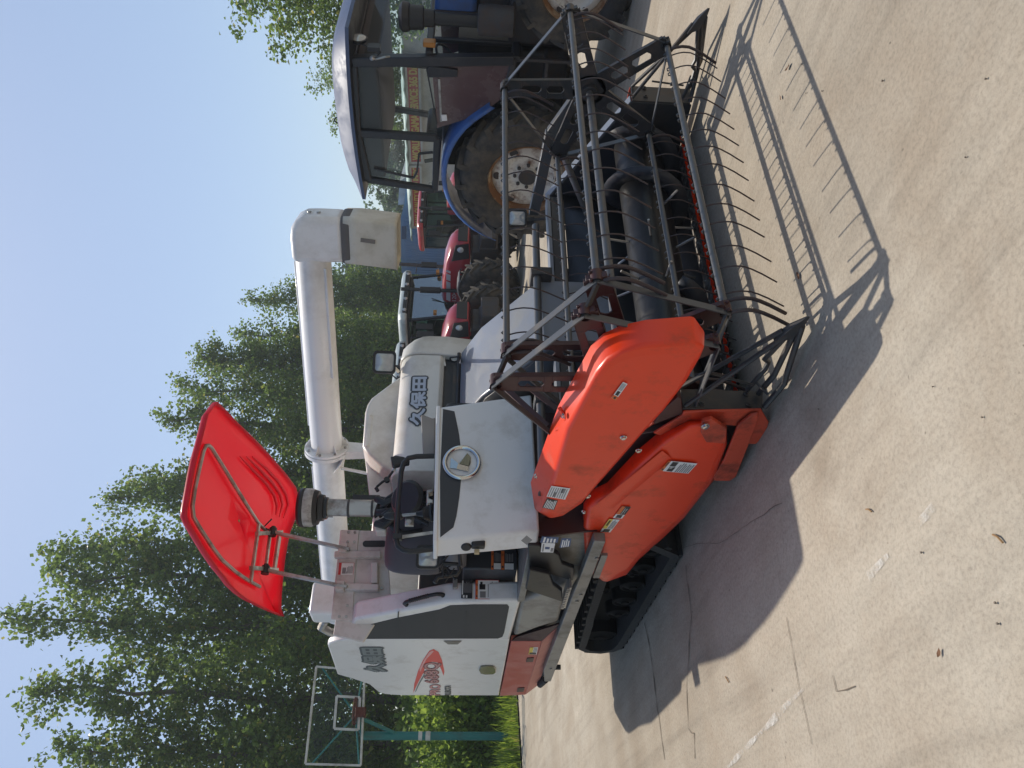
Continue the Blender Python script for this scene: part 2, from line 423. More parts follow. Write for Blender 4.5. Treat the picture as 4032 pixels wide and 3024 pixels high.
litter('twig', 'thin dark stick lying near the brown stain on the concrete', 3928, 2120, .022, 7)
r_ = random.Random(4)
for i in range(12):
    px, py = r_.uniform(3000, 4000), r_.uniform(60, 2950)
    litter('pebble', 'tiny pebble scattered on the sunlit concrete', px, py, r_.uniform(.0022, .0045), i)
# stain
STAIN = mat('oil_stain', srgb(112, 96, 80), .9, var=.2)

# ---------------------------------------------------------------- grass verge on the left, beyond the concrete
def verge_line(t): return lerp(V((-17.6, -14, 0)), V((-13.0, 8.0, 0)), t)
E0, E1 = W(2058, 3060, Z=.14), W(2040, 2720, Z=.16)
ed = (E1 - E0).normalized(); E0 = E0 - ed * 14; E1 = E1 + ed * 5
nrm_ = V((-ed.y, ed.x, 0)); nrm_ = nrm_ if nrm_.dot(FWD) > 0 else -nrm_
SOIL = mat('verge_soil', srgb(74, 78, 44), .95, var=.35, scale=3, bump=.4, bump_scale=12)
def on_ground(p, h=0.0): return V((p.x, p.y, GZ(p.x, p.y) + h))
mb = MB(); mb.grid([[on_ground(lerp(E0, E1, i/24) + nrm_*k, .03) for i in range(25)] for k in (0, 1, 2, 4, 6, 8, 10, 13, 16, 20, 26, 33, 42, 60)]); structure(mb.build('verge_ground', SOIL, None, smooth=0))
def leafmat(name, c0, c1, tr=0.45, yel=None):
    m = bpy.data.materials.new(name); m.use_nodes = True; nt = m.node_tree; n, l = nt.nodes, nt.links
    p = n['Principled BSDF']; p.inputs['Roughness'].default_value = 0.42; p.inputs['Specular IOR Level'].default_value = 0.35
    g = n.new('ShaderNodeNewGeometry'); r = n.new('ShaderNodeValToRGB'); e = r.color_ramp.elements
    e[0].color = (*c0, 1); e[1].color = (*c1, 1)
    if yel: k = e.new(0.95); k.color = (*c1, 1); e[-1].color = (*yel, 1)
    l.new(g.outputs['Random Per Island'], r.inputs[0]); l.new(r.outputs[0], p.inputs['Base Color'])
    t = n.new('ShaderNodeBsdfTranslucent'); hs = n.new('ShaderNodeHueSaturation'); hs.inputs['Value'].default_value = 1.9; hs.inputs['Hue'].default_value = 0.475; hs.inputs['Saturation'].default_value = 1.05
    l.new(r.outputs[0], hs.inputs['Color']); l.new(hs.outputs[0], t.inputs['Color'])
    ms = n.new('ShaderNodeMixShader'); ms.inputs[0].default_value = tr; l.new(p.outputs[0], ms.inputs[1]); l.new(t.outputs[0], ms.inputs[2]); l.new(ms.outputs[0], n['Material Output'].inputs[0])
    return m
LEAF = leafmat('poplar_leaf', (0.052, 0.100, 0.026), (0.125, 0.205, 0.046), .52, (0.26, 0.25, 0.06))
LEAF_FAR = leafmat('hazed_leaf', (0.060, 0.105, 0.062), (0.110, 0.175, 0.090), .4)  # duller, bluer green: distance haze put into the leaf colour
GRASS = leafmat('grass_blade', (0.07, 0.13, 0.02), (0.17, 0.26, 0.045), .5, (0.32, 0.30, 0.09))
SHRUB = leafmat('shrub_leaf', (0.08, 0.15, 0.03), (0.19, 0.29, 0.06), .55)
BARK = mat('poplar_bark', srgb(96, 92, 82), .85, var=.3, scale=9, bump=.4, bump_scale=20)
def grass(n, seed):
    r = random.Random(seed); mb = MB(); L_ = (E1 - E0).length
    for i in range(n):
        d = r.random() ** 1.6 * 9 - (.35 * r.random() ** 2 if r.random() < .12 else 0); s = r.uniform(0, L_); p = on_ground(E0 + ed * s + nrm_ * (d + r.uniform(-.12, .1)), .03)
        h = r.uniform(.12, .34) * (0.5 + min(1.0, d / .8) * .8) * (1.0 + .5 * math.sin(s * 2.1) * math.sin(s * .7 + d)); a = r.uniform(0, 6.28); u = V((math.cos(a), math.sin(a), 0)); w = r.uniform(.008, .018)
        t = p + u * h * r.uniform(.1, .6) + V((0, 0, h)); k = lerp(p, t, .55) + V((0, 0, h * .12)); s_ = V((-u.y, u.x, 0)) * w
        mb.add([p - s_, p + s_, k + s_ * .7, k - s_ * .7, t], [(0, 1, 2, 3), (3, 2, 4)])
    o = mb.build('grass', GRASS, None, smooth=0, fix=False); o['kind'] = 'stuff'; return o
grass(26000, 3)
# ---------------------------------------------------------------- trees and bushes
def leaf(mb, p, size, r):
    """one small folded leaf"""
    d = V((r.gauss(0, 1), r.gauss(0, 1), r.gauss(0, .7) - .5)); d.normalize()
    s = d.cross(V((r.gauss(0, 1), r.gauss(0, 1), r.gauss(0, 1)))); s.normalize(); q = d.cross(s) * size * .16
    mb.add([p, p + d*size*.45 + s*size*.46 + q, p + d*size*1.05, p + d*size*.45 - s*size*.46 + q], [(0, 1, 2), (0, 2, 3)])
def make_tree(seed, H, kind, leaves, size, lm=LEAF):
    """crown and trunk meshes standing at the origin"""
    r = random.Random(seed); tk = MB(); cr = MB()
    lean = V((r.uniform(-.25, .25), r.uniform(-.25, .25), 0)); k = 9
    line = [V((lean.x * (i/k)**2 + r.uniform(-.04,.04)*i, lean.y * (i/k)**2 + r.uniform(-.04,.04)*i, H * .97 * i / k)) for i in range(k + 1)]
    tk.tube(line, [max(.012, (.012 * H) * (1 - i/k) ** .85 + .008) for i in range(k + 1)], 8)
    def on(z):
        t = max(0, min(.999, z / (H * .97))) * k; i = int(t); return lerp(line[i], line[i+1], t - i)
    br = []
    nb = 46 if kind == 'poplar' else 34
    for i in range(nb):
        t = lerp(.14, .97, (i + r.random()) / nb) if kind == 'poplar' else lerp(.26, .95, (i + r.random()) / nb)
        p = on(t * H); a = i * 2.4 + r.uniform(-.5, .5)
        if kind == 'poplar':
            L_ = H * (.145 * (1 - t) ** .74 + .011) * r.uniform(.65, 1.25); up = 1.05
        else:
            L_ = H * .28 * (math.sin(math.pi * min(1, (t - .1) * 1.05)) ** .6 + .08) * r.uniform(.6, 1.2); up = .5 + t * .4
        e = p + V((math.cos(a) * L_, math.sin(a) * L_, L_ * up * r.uniform(.7, 1.2))); mid = lerp(p, e, .5) + V((0, 0, -.06 * L_))
        tk.tube([p, mid, e], [.0026 * H * (1.1 - t), .0016 * H * (1.1 - t), .004], 5, caps=False); br.append((p, mid, e, L_))
    tot = sum(b[3] ** 1.25 + .1 for b in br); cl = []
    for p, mid, e, L_ in br:
        n = int(leaves * (L_ ** 1.25 + .1) / tot); nc = max(2, int(n / 26))
        for c in range(nc):
            t = lerp(.15, 1.06, (c + r.random()) / nc); ctr = (lerp(p, mid, t * 2) if t < .5 else lerp(mid, e, (t - .5) * 2)) + V((r.gauss(0, 1), r.gauss(0, 1), r.gauss(0, 1))) * (.09 + .10 * L_) * (1.0 if kind == 'poplar' else .9)
            sp = r.uniform(.14, .30) * (H / 15) * (1.25 if kind == 'broad' else 1)
            for j in range(int(n / nc)):
                leaf(cr, ctr + V((r.gauss(0, sp), r.gauss(0, sp), r.gauss(0, sp * .9))), size * r.uniform(.65, 1.25), r)
    for i in range(60): leaf(cr, on(H * r.uniform(.86, .985)) + V((r.gauss(0, .12), r.gauss(0, .12), r.gauss(0, .1))), size, r)
    return tk, cr
PROTO = {}
rr_t = random.Random(77)
def plant_tree(key, loc, scale, rot, label, group, cat='tree', name='poplar_tree'):
    loc = (loc[0], loc[1], GZ(loc[0], loc[1]) - .02); t = thing(name, label, cat, loc, group, here=False)
    if key not in PROTO:
        args, lm = key[1], key[2]
        tk, cr = make_tree(*args, lm=LEAF)
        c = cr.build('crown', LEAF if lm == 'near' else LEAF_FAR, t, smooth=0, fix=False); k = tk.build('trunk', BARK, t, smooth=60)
        PROTO[key] = (c, k)
    else:
        for o in PROTO[key]:
            q = o.copy(); COL.objects.link(q); q.parent = t
    t.rotation_euler = (rr_t.uniform(-.035, .035), rr_t.uniform(-.035, .035), rot); t.scale = (scale[0], scale[0], scale[1]); return t
TV = [('p%d' % i, (20 + i, 15.0, 'poplar', 11500, .155), 'near') for i in range(5)]
# the row: tree tops measured in the photograph, set on the line the trunks stand on
R0, R1 = WD(2016, 2900, 24.0), WD(2016, 1150, 50)
rd = V((R1.x - R0.x, R1.y - R0.y, 0)).normalized(); rn = V((-rd.y, rd.x, 0))
def on_row(px, py, off=0.0):
    a, b = (3024 - py - 1512) / F_PX, (px - 2016) / F_PX; d = RIGHT * a + DOWN * b + FWD
    t = ((R0 - CAM).dot(rn) + off) / d.dot(rn); return CAM + d * t
tops = [(75, 2750), (12, 2455), (165, 2925), (140, 2290), (235, 2110), (360, 1965), (455, 1835), (610, 1700), (655, 1565), (745, 1460), (800, 1405), (905, 1330), (960, 1170), (1130, 1120)]
words = ['nearest tall poplar above the basketball backboard', 'tallest looking poplar, rising left of the red canopy', 'poplar at the left end of the row, cut by the picture edge', 'poplar behind the left end of the red canopy', 'poplar whose tip rises just over the red canopy corner',
    'poplar standing behind the middle of the red canopy', 'poplar behind the right tip of the red canopy', 'poplar above the black air intake stack', 'poplar rising behind the pipe flange', 'poplar with a thin open tip over the white pipe', 'slender poplar over the middle of the white unloading pipe', 'poplar above the white pipe, left of its bend', 'poplar with a bushy top beside the pipe elbow', 'last poplar of the row, below the pipe elbow']
rr = random.Random(9)
for i, (a, w_) in enumerate(zip(tops, words)):
    p = on_row(*a); H = p.z - GZ(p.x, p.y)
    plant_tree(TV[i % 5], (p.x, p.y, 0), (rr.uniform(.86, 1.2), H / 14.9), rr.uniform(0, 6.28), w_, 'poplars in a row behind the combine')
off = 4.5
for i in range(9):
    q = R0 + rd * (-2.5 + 4.6 * i) + rn * (off if rn.dot(FWD) > 0 else -off)
    plant_tree(TV[(i * 2 + 1) % 5], (q.x, q.y, 0), (rr.uniform(.9, 1.05), rr.uniform(.74, .88)), rr.uniform(0, 6.28), 'shorter poplar of the second row, filling a gap between the front poplars', 'poplars of the second row')
for i in range(3):
    q = R0 + rd * (-2.8 - 2.6 * i)
    plant_tree(TV[i], (q.x, q.y, 0), (1, rr.uniform(.95, 1.0)), rr.uniform(0, 6.28), 'poplar of the front row beyond the left picture edge', 'poplars beyond the left picture edge')
# trees on the right, behind the blue tractor
BV = [('b%d' % i, (40 + i, 11.0, 'broad', 17000, .155), 'near') for i in range(2)]
for (px, py, D, H, s, lab) in ((1750, -90, 25, 8.7, 1.0, 'broad leafy tree rising behind the roof of the blue tractor'), (1750, -520, 27, 10.5, 1.1, 'tall broad tree at the right picture edge beyond the blue tractor'), (1750, 330, 50, 9.5, 1.1, 'lower round tree seen through the cab windows of the blue tractor')):
    p = WD(px, py, D); plant_tree(BV[int(H) % 2], (p.x, p.y, 0), (s, H / 11.0), H, lab, 'broad trees on the right', name='broad_tree')
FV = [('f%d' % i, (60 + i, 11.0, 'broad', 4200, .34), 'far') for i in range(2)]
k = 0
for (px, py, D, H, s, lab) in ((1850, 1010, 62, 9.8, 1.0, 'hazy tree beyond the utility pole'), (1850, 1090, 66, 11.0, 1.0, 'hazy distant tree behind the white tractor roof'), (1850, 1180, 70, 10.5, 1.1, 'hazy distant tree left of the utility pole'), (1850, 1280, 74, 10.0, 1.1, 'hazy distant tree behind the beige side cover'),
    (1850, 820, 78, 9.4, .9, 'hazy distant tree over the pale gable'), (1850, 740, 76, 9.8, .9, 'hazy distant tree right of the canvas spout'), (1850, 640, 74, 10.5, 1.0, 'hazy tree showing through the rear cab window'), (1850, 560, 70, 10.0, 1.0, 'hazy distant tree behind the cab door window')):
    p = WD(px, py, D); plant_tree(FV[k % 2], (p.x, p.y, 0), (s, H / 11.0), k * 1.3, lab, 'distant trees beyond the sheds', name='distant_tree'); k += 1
# bushes along the verge
def make_bush(seed, n, size):
    r = random.Random(seed); mb = MB(); st = MB()
    for c in range(26):
        a = r.uniform(0, 6.28); q = V((math.cos(a) * r.uniform(.1, .85), math.sin(a) * r.uniform(.1, .85), r.uniform(.25, 1.55)))
        st.tube([V((q.x * .15, q.y * .15, 0)), q * .6 + V((0, 0, .1)), q], [.014, .009, .004], 5, caps=False)
        for j in range(n // 26): leaf(mb, q + V((r.gauss(0, .2), r.gauss(0, .2), r.gauss(0, .17))), size * r.uniform(.6, 1.2), r)
    return mb, st
BP = []
def bush(i, loc, s, label):
    loc = (loc[0], loc[1], GZ(loc[0], loc[1])); t = thing('bush', label, 'bush', loc, 'bushes along the verge', here=False)
    if i >= len(BP):
        c, k = make_bush(70 + i, 2600, .13); BP.append((c.build('crown', SHRUB, t, smooth=0, fix=False), k.build('stems', BARK, t)))
    else:
        for o in BP[i]: q = o.copy(); COL.objects.link(q); q.parent = t
    t.scale = (s[0], s[0], s[1]); t.rotation_euler = (0, 0, loc[0] * 3)
for i, (px, py, D, sx_, sz_, lab) in enumerate(((2000, 2760, 18.5, 1.1, 1.25, 'bright green bush just left of the combine rear'), (2000, 2860, 22, 1.2, 1.5, 'bush right behind the teal pole'), (2000, 2970, 18, 1.0, 1.1, 'bush left of the teal pole'), (2000, 2680, 23, 1.3, 1.5, 'bush half hidden by the combine side panel'), (2000, 3060, 19, 1.2, 1.4, 'bush at the left picture edge'), (2000, 2560, 25, 1.3, 1.4, 'bush hidden low behind the combine'))):
    p = WD(px, py, D); bush(min(i, 2) if i < 3 else i % 3, (p.x, p.y, 0), (sx_, sz_), lab)

# ---------------------------------------------------------------- basketball hoop
TEAL = mat('teal_paint', srgb(22, 112, 108), .45, dirt=srgb(60, 90, 84), dirt_amt=.3)
FRAMEW = mat('board_frame', srgb(196, 198, 190), .45, dirt=srgb(140, 138, 126), dirt_amt=.4)
RUST = mat('rusty_rim', srgb(96, 46, 34), .7, dirt=srgb(66, 40, 30), dirt_amt=.5, dirt_scale=9)
def glass(name, tint=(.8, .86, .86), gl=.12):
    m = bpy.data.materials.new(name); m.use_nodes = True; nt = m.node_tree; n, l = nt.nodes, nt.links
    n.remove(n['Principled BSDF']); t = n.new('ShaderNodeBsdfTransparent'); t.inputs[0].default_value = (*tint, 1); g = n.new('ShaderNodeBsdfGlossy'); g.inputs['Roughness'].default_value = .06
    f = n.new('ShaderNodeLayerWeight'); f.inputs[0].default_value = .35; a = n.new('ShaderNodeMath'); a.operation = 'MULTIPLY_ADD'; a.inputs[1].default_value = .35; a.inputs[2].default_value = gl; l.new(f.outputs['Fresnel'], a.inputs[0])
    ms = n.new('ShaderNodeMixShader'); l.new(a.outputs[0], ms.inputs[0]); l.new(t.outputs[0], ms.inputs[1]); l.new(g.outputs[0], ms.inputs[2]); l.new(ms.outputs[0], n['Material Output'].inputs[0]); return m
GLASS = glass('window_glass', (.82, .86, .86), .02); BOARDG = glass('clear_board', (.93, .97, .95), .0)
D0 = 15.4
TL_, BL_ = WD(1203, 3008, D0), WD(1421, 3014, D0)
TR_, BR_ = WD(1246, 2625, D0 * 1.055), WD(1437, 2640, D0 * 1.055)
pc_ = WD(1440, 2897, D0 * 1.04); pole = V((pc_.x, pc_.y, GZ(pc_.x, pc_.y)))
hoop = thing('basketball_hoop', 'teal basketball hoop with a clear framed backboard and rusty rim in the grass', 'basketball hoop', pole)
mb = MB(); mb.tube([pole, V((pole.x, pole.y, pc_.z + .1))], .085, 16); po_ = mb.build('pole', TEAL, hoop, smooth=60)
cb_ = (TL_ + BR_) / 2; nb_ = (TR_ - TL_).cross(BL_ - TL_).normalized(); nb_ = nb_ if nb_.dot(CAM - cb_) > 0 else -nb_
mb = MB(); q = pole + V((0, 0, pc_.z - .9))
mb.tube([q, lerp(BL_, BR_, .5) + V((0, 0, .1)) - nb_ * .05], .04, 8); mb.tube([V((pole.x, pole.y, pc_.z + .05)), lerp(BL_, BR_, .5) + V((0, 0, .15)) - nb_ * .05], .06, 8); mb.build('arm', TEAL, hoop)
mb = MB()
for e in (lerp(TL_, BL_, .96), lerp(TR_, BR_, .96), lerp(TL_, BL_, .1), lerp(TR_, BR_, .1)): mb.tube([lerp(BL_, BR_, .52) + V((0, 0, .16)) - nb_ * .06, e - nb_ * .05], .02, 6)
mb.build('brace', TEAL, hoop)
mb = MB()
for a, b in ((TL_, TR_), (TR_, BR_), (BR_, BL_), (BL_, TL_)): mb.bar(a, b, .042, .04, nb_)
bf = mb.build('backboard', FRAMEW, hoop, bevel=.004)
mb = MB(); mb.quad(TL_, TR_, BR_, BL_); mb.build('clear_panel', BOARDG, bf, smooth=0)
def bq(u, v): return lerp(lerp(TL_, TR_, u), lerp(BL_, BR_, u), v) + nb_ * .03
mb = MB(); s0, s1, t0, t1 = .36, .70, .47, .93
for a, b in (((s0, t0), (s1, t0)), ((s1, t0), (s1, t1)), ((s1, t1), (s0, t1)), ((s0, t1), (s0, t0))): mb.bar(bq(*a), bq(*b), .05, .012, nb_)
mb.build('target_square', FRAMEW, bf)
rc = bq(.54, .90) + nb_ * .38
mb = MB(); mb.tube([rc + V((math.cos(a), math.sin(a), 0)) * .25 for a in [2*math.pi*i/28 for i in range(28)]], .014, 8, closed=True)
mb.tube([rc + V((math.cos(a), math.sin(a), 0)) * .25 + V((0,0,-.03)) for a in [2*math.pi*i/28 for i in range(28)]], .010, 8, closed=True)
mb.box(tuple(bq(.54, .93) + V((-.09, -.09, -.13))), tuple(bq(.54, .93) + V((.09, .09, .05)))); mb.build('rim', RUST, hoop, smooth=50)
mb = MB(); mb.lathe([(.092, 1.75), (.092, 1.85)], pole, (0, 0, 1), 16); mb.lathe([(.09, 1.92), (.09, 2.0)], pole, (0, 0, 1), 16); mb.build('pole_band', FRAMEW, po_)
# ================================================================ COMBINE HARVESTER: X forward, Y to its left, Z up
HC = V((0, 0, 0.745)); RR = 0.498
CB = thing('combine_harvester', 'white and orange tracked combine harvester with red canopy and open tine reel', 'combine harvester', (-2.4, 0.9, 0))
def zf(s, ox, oy): return lambda X, Y: (ox + s * X, oy + s * Y)     # reading points off an enlarged part of the photograph
z1 = zf(.72333, 1100, 2300); z2 = zf(.5425, 1000, 1500); z3 = zf(.5425, 2000, 1200); z4 = zf(.49729, 1900, 1900)
z5 = zf(.6329, 1800, 700); z6 = zf(.6329, 1800, 0); z8 = zf(.4069, 1100, 800)
i3 = zf(.45208, 1400, 2050); i4 = zf(.3014, 1250, 2000); i5 = zf(.33156, 2300, 2050); c1 = zf(.5726, 650, 1500)
g2 = zf(.4219, 1100, 1100); q6 = zf(.45208, 1200, 2400); zl = zf(.3918, 2600, 1150); h5 = zf(.27125, 1750, 1250); e3 = zf(.36166, 2200, 950)

# ---------------------------------------------------------------- reel
def pent(k, r=RR, c=HC, y=0.0, ph=92.3):
    a = math.radians(ph - 72 * k)
    return V((c.x + r * math.cos(a), y, c.z + r * math.sin(a)))
RY0, RY1 = 0.0, 1.9
mb = MB()
mb.tube([HC + V((0, RY0 - 0.05, 0)), HC + V((0, RY1 + 0.06, 0))], 0.021, 14)
reel = mb.build('reel', GREYM, CB)
tine_prof = [(d * 1.3, t * 1.25) for d, t in [(0.0, 0.0), (0.025, 0.012), (0.05, 0.018), (0.08, 0.017), (0.11, 0.006), (0.15, -0.014), (0.215, -0.052)]]
def tine_points(b, y, tw=0.0, flip=1):
    return [V((b.x + t, y + tw * d, b.z - d)) for d, t in tine_prof]
rnd = random.Random(11)
for k in range(5):
    b0, b1 = pent(k, y=RY0), pent(k, y=RY1)
    mb = MB(); mb.tube([b0 + V((0, 0.005, 0)), b1], 0.0155, 12)
    n = 14
    for i in range(n):
        y = RY0 + 0.075 + (RY1 - RY0 - 0.15) * i / (n - 1)
        for dy in (-0.022, 0.022):                        # spring loops that clasp the bar
            c = b0 + V((0, y + dy - RY0, 0))
            mb.tube([c + V((-0.004, 0, 0.013)), c + V((-0.012, -0.004, 0.022)), c + V((-0.024, 0, 0.016)), c + V((-0.026, 0.004, -0.002)), c + V((-0.014, 0, -0.012))], 0.0036, 6)
    mb.build('reel_bar', GREYM, reel)
    for i in range(n):
        y = RY0 + 0.075 + (RY1 - RY0 - 0.15) * i / (n - 1)
        mb = MB(); mb.tube(tine_points(b0 + V((0, 0, -0.012)), y + rnd.uniform(-.008, .008), rnd.uniform(-.03, .03)), 0.0036, 6)
        mb.build('tine', TINEM, reel)
    for y in (RY0 + 0.03, RY1 - 0.02, RY0 - 0.035):        # stout end tines
        mb = MB(); mb.tube(tine_points(b0 + V((0, 0, -0.012)), y), 0.0085, 8); mb.build('end_tine', TINEM, reel)
def spider(y, c, mat_, ph=92.3, r=RR, lift=1):
    """five-armed plate: arms with two slots and a turned-up clamp at each tip"""
    mb = MB(); t = 0.008
    hub = arc((c.x, y, c.z), 0.10, 0, 2*math.pi, 20, (1,0,0), (0,0,1))[:-1]
    mb.prism(hub, (0, t, 0))
    mb.lathe([(0.045, -0.03), (0.045, 0.05)], (c.x, y, c.z), (0, 1, 0), 18)
    for k in range(5):
        a = math.radians(ph - 72 * k); d = V((math.cos(a), 0, math.sin(a))); s = V((-d.z, 0, d.x)); o = V((c.x, y, c.z))
        w0, w1 = 0.066, 0.054
        def pt(u, v): return o + d * u + s * v
        # the arm as strips leaving slots open
        segs = [(0.07, 0.15, False), (0.15, 0.25, True), (0.25, 0.285, False), (0.285, 0.40, True), (0.40, r + 0.005, False)]
        for u0, u1, slot in segs:
            wa, wb = lerp(w0, w1, u0 / r), lerp(w0, w1, u1 / r)
            if not slot: mb.prism([pt(u0, -wa), pt(u1, -wb), pt(u1, wb), pt(u0, wa)], (0, t, 0))
            else:
                for sg in (-1, 1):
                    e = 0.024
                    mb.prism([pt(u0, sg*0.006), pt(u0 + 0.012, sg*e), pt(u1 - 0.012, sg*e), pt(u1, sg*0.006), pt(u1, sg*wb), pt(u0, sg*wa)], (0, t, 0))
        for sg in (-1, 1):                                   # folded edges that stiffen the arm
            mb.bar(pt(0.09, sg*(w0-0.003)) + V((0, lift*0.012, 0)), pt(r, sg*(w1-0.003)) + V((0, lift*0.012, 0)), 0.024, 0.005, s)
        mb.bar(pt(r-0.075, 0) + V((0, lift*0.016, 0)), pt(r+0.012, 0) + V((0, lift*0.016, 0)), 0.03, 0.085, s)
        mb.lathe([(0.026, -0.012), (0.026, 0.045), (0.014, 0.045), (0.014, -0.012)], pt(r, 0), (0, 1, 0), 14, caps=False)
        for dy in (-0.01, 0.03):
            mb.lathe([(0.007, 0), (0.007, 0.016)], pt(r + 0.012, 0.02) + V((0, dy, 0)), d, 6)
    return mb.build('reel_spider', mat_, reel, bevel=0.0015, seg=1)
def straps(y, c, r, name='reel_strap', ks=range(5), m=GREYM, ph=92.3):
    for k in ks:
        a, b = pent(k, r + 0.016, c, y, ph), pent(k + 1, r + 0.016, c, y, ph)
        nrm = ((a + b) / 2 - V((c.x, y, c.z))).normalized()
        mb = MB(); mb.bar(a, b, 0.032, 0.006, nrm); mb.build(name, m, reel)
spider(RY1 + 0.02, HC, DARK)
spider(RY0 - 0.03, HC, PLATE_RED, lift=1)
HC2 = HC + V((-0.07, 0, 0.045))                                  # eccentric control wheel
spider(-0.15, HC2, PLATE_RED, lift=1)
straps(RY1 + 0.03, HC, RR); straps(RY0 - 0.04, HC, RR); straps(-0.16, HC2, RR)
# links between the two left-hand wheels
for k in range(5):
    a, b = pent(k, RR, HC, -0.05), pent(k, RR, HC2, -0.14)
    mb = MB(); mb.bar(a, b, 0.012, 0.03, (1, 0, 0.3)); mb.tube([a, a + V((0, 0.06, 0))], 0.02, 10); mb.build('reel_crank', DARK, reel)

# ---------------------------------------------------------------- header
mb = MB()                                                        # trough: floor, curved back, upper lip
YL, YR = -0.12, 2.14
prof = [(-0.49, 0.028), (-0.56, 0.036), (-0.65, 0.045), (-0.82, 0.11), (-0.93, 0.24), (-0.98, 0.42), (-0.98, 0.77)]
mb.grid([[V((x, lerp(YL, YR, i / 12), z)) for i in range(13)] for x, z in prof])
header = mb.build('header', TROUGH, CB, solid=0.012)
# opening into the feeder: a dark mouth
mb = MB(); mb.box((-1.02, 0.78, 0.30), (-0.985, 1.42, 0.80)); mb.build('feeder_mouth', BLACKP, header)
# right-hand (far) side wall with its lit flange
def sidewall(y0, y1, m, flange_m, name, outer):
    pts = [(-0.2, 0.05), (-0.2, 0.43), (-1.03, 0.88), (-1.05, 0.1), (-0.9, 0.04)]
    mb = MB(); mb.prism([V((x, y0, z)) for x, z in pts], (0, y1 - y0, 0)); w_ = mb.build(name, m, header, bevel=0.003)
    mb = MB(); mb.bar(V((-0.2, outer, 0.437)), V((-1.03, outer, 0.888)), 0.06, 0.008, (0, 0, 1)); mb.build('wall_flange', flange_m, w_)
    return w_
sidewall(2.12, 2.135, NAVY, FEED, 'side_wall', 2.155)
sidewall(-0.13, -0.115, PLATE_RED, ORANGE2, 'side_wall', -0.13)
for y0, y1, fm in ((2.125, 2.28, DARK), (-0.185, -0.075, DARK)):
    mb = MB(); mb.prism([V((-0.19, y0, 0.06)), V((-0.19, y1, 0.035)), V((-0.19, y1, 0.425)), V((-0.19, y0, 0.43))], (-0.012, 0, 0))
    pl = mb.build('divider_plate', fm, header, bevel=0.003)
    for dy, z in ((0.03, 0.12), (0.09, 0.12), (0.03, 0.34), (0.09, 0.34)):
        mb = MB(); mb.lathe([(0.014, 0), (0.014, 0.008), (0.007, 0.009), (0.007, 0.018)], V((-0.19, y0 + dy * (y1 - y0) / 0.11, z)), (1, 0, 0), 10); mb.build('plate_bolt', DARK, pl)
mb = MB(); mb.prism([V((-0.2, 2.28, 0.06)), V((-0.2, 2.28, 0.43)), V((-0.75, 2.24, 0.45)), V((-0.9, 2.24, 0.06))], (0, -0.008, 0)); mb.build('outer_skin', ORANGE2, header)
# right divider (far): tube frame brought to a point
TIP = V((0.41, 2.15, 0.10))
def divider(tip, y0, y1, parent, sx=1.0, bump=True):
    r = 0.0115; mb = MB()
    n0 = tip + V((-0.13, 0, 0.055))
    mb.tube([V((-0.18, y1, 0.43)), tip + V((-0.10, 0.008, 0.072))], r, 8)
    mb.tube([V((-0.18, y0, 0.42)), tip + V((-0.11, -0.008, 0.055))], r, 8)
    mb.tube([V((-0.17, y1 - 0.01, 0.12)), V((-0.02, y1, 0.085)), V((0.03, y1 + .005, 0.085)), V((0.055, y1, 0.112)), V((0.10, y1, 0.10)), tip + V((-0.10, 0.004, 0.04))], r, 8)
    mb.tube([V((-0.17, y1 - 0.03, 0.07)), V((0.0, lerp(y0, y1, .6), 0.055)), tip + V((-0.08, 0.0, 0.025))], r * 1.15, 8)
    mb.tube([V((-0.17, y0, 0.055)), V((0.02, y0, 0.03)), V((0.07, y0 + .005, 0.04)), tip + V((-0.05, -0.006, 0.012))], r * 1.2, 8)
    mb.tube([V((-0.10, lerp(y0, y1, .7), 0.12)), V((-0.06, y1 + .0, 0.33))], 0.006, 6)
    mb.tube([V((-0.10, y0 + .02, 0.06)), V((-0.10, y1, 0.11))], 0.006, 6)
    d = mb.build('crop_divider', DARK, parent)
    mb = MB()
    mb.loft([[tip + V((-0.15, -0.02, 0.095)), tip + V((-0.15, 0.02, 0.095)), tip + V((-0.12, 0.02, 0.03)), tip + V((-0.12, -0.02, 0.03))],
             [tip + V((-0.06, -0.014, 0.055)), tip + V((-0.06, 0.014, 0.055)), tip + V((-0.05, 0.014, 0.008)), tip + V((-0.05, -0.014, 0.008))],
             [tip + V((0, -0.003, 0.012)), tip + V((0, 0.003, 0.012)), tip + V((0.0, 0.003, 0)), tip + V((0.0, -0.003, 0))]])
    mb.build('divider_point', DARK, d)
divider(TIP, 2.26, 2.14, header)
divider(V((0.40, -0.12, 0.055)), -0.175, -0.075, header)
# auger drum with flights and fingers
AX, AZ = -0.52, 0.34
mb = MB(); mb.lathe([(0.15, 0), (0.15, 2.2)], (AX, -0.1, AZ), (0, 1, 0), 28, caps=True)
drum = mb.build('intake_auger', TROUGH, header)
def flight(y0, y1, turns, hand, ph=0.0):
    N = int(abs(turns) * 26); rows = []
    for i in range(N + 1):
        a = ph + hand * 2 * math.pi * turns * i / N; y = lerp(y0, y1, i / N)
        rows.append([V((AX + r * math.cos(a), y, AZ + r * math.sin(a))) for r in (0.148, 0.255)])
    mb = MB(); mb.grid(rows); mb.build('auger_flight', NAVY, drum, solid=0.006)
flight(-0.05, 0.72, 1.9, 1, 0.4); flight(2.05, 1.45, 1.5, -1, 1.0)
mb = MB(); rnd = random.Random(5)
for i in range(12):
    a = i * 1.1; y = 0.80 + 0.055 * i; d = V((math.cos(a), 0, math.sin(a)))
    mb.tube([V((AX, y, AZ)) + d * 0.13, V((AX, y, AZ)) + d * 0.27], 0.007, 6)
mb.build('auger_finger', BARE, drum)
def cut_shift(mb):
    mb.v = [p + V((-.262, 0, -.046)) for p in mb.v]; return mb
